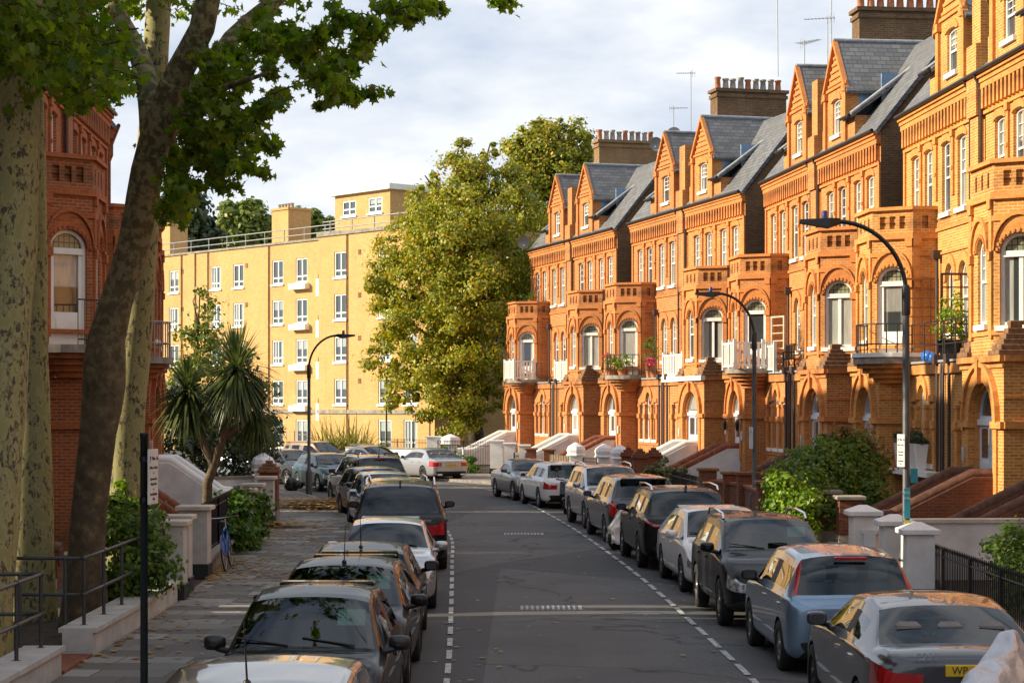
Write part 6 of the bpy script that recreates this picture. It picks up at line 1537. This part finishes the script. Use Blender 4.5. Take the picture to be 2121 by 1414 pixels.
# white planters on the ledge
ld = MB(); ld.box(3.5,-1.42,1.42,H-.1,-.9,1.56); ld.build('window_ledge', M['white'], R4[0])
for k,(x,l) in enumerate(((4.0,'farthest white planter with box ball on the window ledge'),(4.75,'second white planter with box ball, just left of the close pair'),(5.2,'third white planter with box ball, touching the second'),(6.05,'nearest white planter with box ball, beside the downpipes'))):
    e = local_empty('tapered_planter', R4[0], x,-1.2,1.57); tag(e,l,'planter','white planters with clipped box balls'); p = MB(); p.add([(-.1,-.1,0),(.1,-.1,0),(.1,.1,0),(-.1,.1,0),(-.17,-.17,.72),(.17,-.17,.72),(.17,.17,.72),(-.17,.17,.72)],[(3,2,1,0),(4,5,6,7),(0,1,5,4),(1,2,6,5),(2,3,7,6),(3,0,4,7)]); p.build('planter', M['white'], e)
    np_mesh('box_ball', leaves(clump_points([((0,0,.86),(.18,.18,.18))],700,.25,.7),(.04,.07)), None, 6, M['leaf_dark'], e)
# ------------------------------------------------------------------ roof aerials and dishes
def aerial(label, hs, y, x, h, yagi=1.0, az=0, z=17.4, tilt=0):
    e = local_empty('tv_aerial', hs, x,y,z); tag(e,label,'tv aerial','roof aerials'); m = MB(); m.tube([(0,0,-.6),(tilt,0,h)], .022, 5); mo = m.build('mast', M['aerial'], e)
    b = MB(); c,s = math.cos(az),math.sin(az); b.tube([(tilt-c*yagi*.8,-s*yagi*.8,h-.12),(tilt+c*yagi*.25,s*yagi*.25,h-.12)], .014, 4)
    for k in range(9):
        t = -.78+k*.125; q = (tilt+c*yagi*t, s*yagi*t, h-.12); l = .16+.02*k; b.tube([(q[0]+s*l,q[1]-c*l,q[2]),(q[0]-s*l,q[1]+c*l,q[2])], .009, 4)
        if k > 6: b.tube([(q[0],q[1],q[2]-.22),(q[0],q[1],q[2]+.22)], .009, 4)
    b.build('array', M['aerial'], e); return e
aerial('tall bent roof aerial on the left of the second chimney', R2[1],1.35,H+.2,2.9,1.1,R(100),tilt=-.1); aerial('tallest thin roof aerial rising out of the frame top', R2[1],3.8,H,4.2,1.1,R(80)); aerial('roof aerial with long yagi just left of the tallest one', R2[1],3.5,H+.3,2.0,1.2,R(60)); aerial('low wide roof aerial over the middle of the second chimney', R2[1],2.6,H,1.0,1.1,R(200))
aerial('tall thin aerial on the farthest chimney', R1[1],3.9,H,2.7,.9,R(70)); aerial('short aerial with dense grid on the farthest chimney', R1[1],3.2,H-.6,1.0,.9,R(250))
def dish(label, loc, r, mt, az, el=R(25)):
    e = empty('satellite_dish', loc, az); tag(e,label,'satellite dish','satellite dishes'); d = MB(); N = 20; prof = [(.0,.0),(r*.4,.02),(r*.75,.06),(r,.12)]; vs = []
    rot = Matrix.Rotation(el,4,'X')
    for q,h in prof:
        for k in range(N): a = 2*math.pi*k/N; vs.append(tuple(rot @ Vector((q*math.cos(a),-h,q*math.sin(a)*1.08))))
    d.add(vs, [(i*N+k,i*N+(k+1)%N,(i+1)*N+(k+1)%N,(i+1)*N+k) for i in range(3) for k in range(N)], True); d.build('reflector', M[mt], e)
    a = MB(); a.tube([tuple(rot @ Vector((0,-.12,-r))),tuple(rot @ Vector((0,-r*1.1,-r*.25)))], .015, 5); a.ball(tuple(rot @ Vector((0,-r*1.1,-r*.2))), .05, 8, 5); a.build('feed_arm', M['aerial'], e)
    b = MB(); b.tube([(0,0,0),(0,.25,-.05),(0,.28,-.5)], .022, 6); b.build('bracket', M['aerial'], e)
q = on(R1[1],H-.75,3.2,16.95); dish('large pale dish on the far chimney', q, .42, 'whitedish', R(15))
q = on(R1[1],H-.75,2.35,16.5); dish('grey dish below left of the pale one on the far chimney', q, .34, 'dish', R(-15))
q = on(R1[0],.15,-.55,12.6); dish('grey dish at the far left eave of the right terrace', q, .35, 'dish', R(10)); q = on(R4[1],2.0,-.5,14.3); dish('grey dish beside the nearest gable at the top right', q, .36, 'dish', R(-40))
# ------------------------------------------------------------------ two-wheelers
def ring(mb, c, R0, r, n=28, m=8, ax='x'):
    vs = []
    for i in range(n):
        a = 2*math.pi*i/n
        for j in range(m):
            b = 2*math.pi*j/m; q = R0+r*math.cos(b); vs.append((c[0]+r*math.sin(b), c[1]+q*math.cos(a), c[2]+q*math.sin(a)))
    mb.add(vs, [(i*m+j,((i+1)%n)*m+j,((i+1)%n)*m+(j+1)%m,i*m+(j+1)%m) for i in range(n) for j in range(m)], True)
def cover(name, label, loc, head, L, prof, mt, wheel=True, seed=3):
    """bike under a cover: stations along y with (y, half width at hem, hem z, half width at top, top z)"""
    e = empty(name, loc, R(head-90)); tag(e,label,'covered motorbike','motorbikes under covers'); rr = random.Random(seed); n = 15; vs = []; m = len(prof)
    for y,wb,zb,wt,zt in prof:
        for k in range(n):
            t = k/(n-1)*2-1; a = abs(t); side = 1 if t > 0 else -1
            if a > .42: u = (a-.42)/.58; x = side*(wt+(wb-wt)*u**.8); z = zt-.06-(zt-.06-zb)*u
            else: x = t/.42*wt; z = zt-.06*(a/.42)**2
            j = .035; vs.append((x+rr.uniform(-j,j), y+rr.uniform(-j,j), z+rr.uniform(-j,j)*.8))
    c = MB(); c.add(vs, [(i*n+k,i*n+k+1,(i+1)*n+k+1,(i+1)*n+k) for i in range(m-1) for k in range(n-1)], True)
    c.add(vs[:n], [tuple(range(n))]); c.add(vs[-n:], [tuple(range(n-1,-1,-1))]); o = c.build('cover', M[mt], e)
    sb = o.modifiers.new('s','SUBSURF'); sb.levels = 1; sb.render_levels = 2
    tx = bpy.data.textures.new('folds','CLOUDS'); tx.noise_scale = .4; dm = o.modifiers.new('d','DISPLACE'); dm.texture = tx; dm.strength = .10; dm.mid_level = .5
    if wheel:
        for y in (prof[0][0]+.25, prof[-1][0]-.25): w = MB(); ring(w,(0,y,.29),.22,.07); w.lathe([(.15,-.03),(.16,.03)],(0,y,.29),16,'x'); w.build('wheel', M['tyre'], e)
    return e
def foil(name, col, rough, metal):
    m, nt, b = mat(name); ob = coord(nt); b.inputs['Base Color'].default_value = (*col,1); b.inputs['Roughness'].default_value = rough; b.inputs['Metallic'].default_value = metal
    v = nd(nt,'TexVoronoi'); v.inputs['Scale'].default_value = 3.2; nt.links.new(ob, v.inputs['Vector']); n1 = noise(nt, ob, 3, 4, .5); ad = nd(nt,'Math', operation='ADD'); nt.links.new(v.outputs['Distance'], ad.inputs[0]); nt.links.new(n1, ad.inputs[1]); bump(nt, b, ad.outputs[0], .8, .10); return m
M['foil'] = foil('silver_cover_fabric', (.52,.53,.56), .38, .3); M['cloth'] = foil('grey_white_cover_fabric', (.50,.50,.50), .6, .1)
bk = cover('covered_motorbike','motorbike under a crumpled silver cover at the bottom right corner',(4.22,16.9,.0),60,2.1,[(-1.0,.22,.25,.06,.62),(-.8,.36,.22,.12,.95),(-.35,.42,.2,.18,1.12),(.1,.42,.2,.16,1.14),(.35,.48,.25,.10,1.42),(.55,.46,.25,.12,1.34),(.9,.28,.3,.08,.85),(1.05,.16,.35,.05,.6)],'foil')
cover('covered_motorbike','motorbike under a pale cover wedged between two dark parked cars',(3.05,44.75,.0),35,1.8,[(-1.0,.20,.2,.05,.62),(-.75,.30,.16,.1,.95),(-.3,.36,.16,.14,1.1),(.15,.36,.2,.12,1.12),(.4,.4,.25,.08,1.5),(.6,.36,.25,.08,1.35),(.95,.2,.3,.05,.7)],'cloth',seed=5)
def scooter(loc, head):
    e = empty('scooter', loc, R(head-90)); tag(e,'dark blue and black scooter parked between the white hatchback and silver four by four','scooter')
    for y,nm in ((.62,'wheel'),(-.6,'wheel')): w = MB(); ring(w,(0,y,.25),.19,.06); wo = w.build(nm, M['tyre'], e); r_ = MB(); r_.lathe([(.03,-.05),(.15,-.03),(.15,.03),(.03,.05)],(0,y,.25),14,'x'); r_.build('rim', M['alloydark'], wo)
    b = MB()
    def loft(st, n=10):
        vs = []
        for y,z,wx,hz in st: vs += [(wx*math.cos(2*math.pi*k/n), y, z+hz*math.sin(2*math.pi*k/n)) for k in range(n)]
        b.add(vs, [(i*n+k,i*n+(k+1)%n,(i+1)*n+(k+1)%n,(i+1)*n+k) for i in range(len(st)-1) for k in range(n)], True); b.add(vs[:n],[tuple(range(n))]); b.add(vs[-n:],[tuple(range(n))])
    loft([(-.95,.62,.05,.05),(-.8,.58,.16,.14),(-.45,.5,.2,.2),(-.15,.42,.17,.2),(.0,.32,.14,.1),(.3,.3,.15,.06),(.42,.34,.18,.08)])
    b.build('body', M['p_navy'], e); a = MB(); a.xprism([(.36,.3),(.44,.3),(.52,.62),(.36,1.0),(.28,1.0),(.42,.62)],-.2,.2); a.ball((0,.62,.47),.13,10,7,(.9,1.7,.7)); a.build('front_apron', M['p_navy'], e)
    s = MB(); s.bevbox(-.15,-.85,.7,.15,-.1,.82,.05); s.build('seat', M['seat'], e); t = MB(); t.bevbox(-.2,-1.15,.85,.2,-.8,1.15,.06); t.build('top_box', M['trim'], e)
    f = MB(); f.tube([(0,.62,.25),(0,.45,.75),(0,.32,1.02)], .035, 7); f.build('fork', M['trim'], e); h = MB(); h.tube([(-.34,.22,1.06),(-.15,.34,1.04),(.15,.34,1.04),(.34,.22,1.06)], .02, 7); ho = h.build('handlebar', M['trim'], e)
    for sx in (-1,1): m = MB(); m.tube([(sx*.25,.3,1.05),(sx*.3,.3,1.3)],.01,5); m.ball((sx*.31,.3,1.34),.07,9,6,(1,.4,.7)); m.build('mirror', M['trim'], ho)
    l = MB(); l.ball((0,.42,.98),.11,12,8,(1,.8,1)); l.build('headlight', M['clearlamp'], e); w = MB(); w.add([(-.2,.42,1.08),(.2,.42,1.08),(.15,.3,1.55),(-.15,.3,1.55)],[(0,1,2,3)]); w.build('fly_screen', M['cglass'], e)
scooter((1.72,59.3,.02), -98)
def bicycle(loc, head, lean=.1):
    e = empty('bicycle', loc, R(head-90)); e.rotation_euler.y = lean; tag(e,'blue bicycle leaning on the railing by the broad grey pier','bicycle')
    for y in (.52,-.52): w = MB(); ring(w,(0,y,.34),.325,.017,32,6); wo = w.build('wheel', M['tyre'], e); s = MB(); [s.tube([(0,y,.34),(0,y+.31*math.cos(k*.45),.34+.31*math.sin(k*.45))],.003,3) for k in range(14)]; ring(s,(0,y,.34),.305,.01,32,5); s.build('spokes', M['alloy'], wo)
    f = MB(); bb = (0,-.08,.28); st = (0,-.22,.78); hd = (0,.36,.82); hb = (0,.40,.66)
    for a,b in ((bb,st),(st,hd),(bb,hb),(hd,hb),(bb,(0,-.52,.34)),((0,-.2,.72),(0,-.52,.34)),(hb,(0,.52,.34))): f.tube([a,b], .018, 7)
    f.build('frame', M['bluebag'], e); s = MB(); s.tube([st,(0,-.25,.92)],.013,6); s.ball((0,-.26,.95),.1,10,6,(.75,1.35,.35)); s.build('saddle', M['trim'], e)
    h = MB(); h.tube([hd,(0,.38,.98)],.013,6); h.tube([(-.28,.28,1.02),(-.12,.4,1.0),(.12,.4,1.0),(.28,.28,1.02)],.013,6); h.build('handlebar', M['alloy'], e)
    m = MB(); m.tube([(0,.52+.36*math.cos(R(a)),.34+.36*math.sin(R(a))) for a in range(20,170,15)],.012,5); m.tube([(0,-.52+.36*math.cos(R(a)),.34+.36*math.sin(R(a))) for a in range(10,170,15)],.012,5); m.build('mudguard', M['bluebag'], e); p = MB(); ring(p,(0,-.08,.28),.08,.008,14,4); p.tube([(-.1,-.08,.28),(-.1,.02,.14)],.01,5); p.tube([(.1,-.08,.28),(.1,-.18,.42)],.01,5); p.build('crank', M['alloydark'], e)
bicycle((-5.62,38.3,.12), 92, -.12)
rb = gp(607,1022); e = empty('rubbish_sack', (rb.x,rb.y,.12)); tag(e,'black rubbish sack at the kerb beside the teal hatchback','rubbish sack'); b = MB(); [b.ball((random.uniform(-.2,.2),random.uniform(-.15,.15),random.uniform(.15,.38)),random.uniform(.14,.2),9,6) for k in range(14)]; b.build('sack', M['trim'], e)
# timber barrier before the flats
br = empty('timber_barrier', (at(728,945,101).x,101,.05)); tag(br,'pale timber barrier with a diagonal brace below the flax plant','barrier'); b = MB()
for x in (0.15,1.0): b = MB(); b.cbox((x,0,.6),(.1,.1,1.2)); b.build('post', M['palewood'], br)
b = MB(); b.cbox((.55,0,1.2),(1.3,.09,.1)); b.add([(.0,-.04,.35),(.0,.04,.35),(1.0,.04,1.1),(1.0,-.04,1.1),(.0,-.04,.23),(.0,.04,.23),(1.0,.04,.98),(1.0,-.04,.98)],[(0,1,2,3),(7,6,5,4),(0,3,7,4),(1,5,6,2)]); b.build('rail', M['palewood'], br)
# ------------------------------------------------------------------ camera, sky, sun
cam = bpy.data.cameras.new('camera'); co = bpy.data.objects.new('camera', cam); COL.objects.link(co)
co.location = (0,0,HC); co.rotation_euler = (R(90),0,0); cam.sensor_width = 36; cam.lens = 36*F/2121; cam.shift_y = (HY-707)/2121; cam.clip_end = 6000; cam.clip_start = .5
scene.camera = co
EL = R(25.2); SUN = Vector((-1,-.08,0)).normalized()*math.cos(EL)+Vector((0,0,math.sin(EL)))
sl = bpy.data.lights.new('sun','SUN'); sl.energy = 5.0; sl.angle = R(.55); sl.color = (1,.85,.60); so = bpy.data.objects.new('sun', sl); COL.objects.link(so); so.rotation_euler = (-SUN).to_track_quat('-Z','Y').to_euler(); so.location = (-60,10,60)
wd = bpy.data.worlds.new('World'); scene.world = wd; wd.use_nodes = True; nt = wd.node_tree; L = nt.links.new; bg = nt.nodes['Background']
sky = nd(nt,'TexSky', sky_type='NISHITA', sun_disc=False); sky.sun_elevation = EL; sky.sun_rotation = math.atan2(SUN.x,SUN.y); sky.air_density = 1.2; sky.dust_density = 1.5
tc = nd(nt,'TexCoord'); mp = nd(nt,'Mapping'); mp.inputs['Scale'].default_value = (1,1,2.6); mp.inputs['Location'].default_value = (.35,.1,.22); L(tc.outputs['Generated'], mp.inputs['Vector'])
n1 = noise(nt, mp.outputs[0], 4.2, 7, .55); n2 = noise(nt, mp.outputs[0], 5.5, 6, .55)
cl = ramp(nt, n2, [(.36,(3.6,4.2,5.15)),(.52,(5.4,5.7,6.1)),(.62,(6.8,6.85,6.85))])
sp = nd(nt,'SeparateXYZ'); L(tc.outputs['Generated'], sp.inputs[0]); lo = ramp(nt, sp.outputs['Z'], [(.18,(.55,)*3),(.6,(0,0,0))])
cv = ramp(nt, n1, [(.38,(.08,)*3),(.54,(1,1,1))]); cover_ = mix(nt, 1.0, cv, lo, 'ADD')
dk = ramp(nt, sp.outputs['Z'], [(.16,(1,1,1)),(.5,(.95,.96,.98))]); cl = mix(nt, 1.0, cl, dk, 'MULTIPLY')
c = mix(nt, cover_, sky.outputs[0], cl); L(c, bg.inputs['Color']); bg.inputs['Strength'].default_value = .10
scene.view_settings.view_transform = 'Standard'; scene.view_settings.look = 'None'; scene.view_settings.exposure = .72; scene.view_settings.gamma = 1
scene.cycles.max_bounces = 8; scene.cycles.transparent_max_bounces = 12; scene.cycles.use_denoising = True; scene.cycles.sample_clamp_indirect = 6
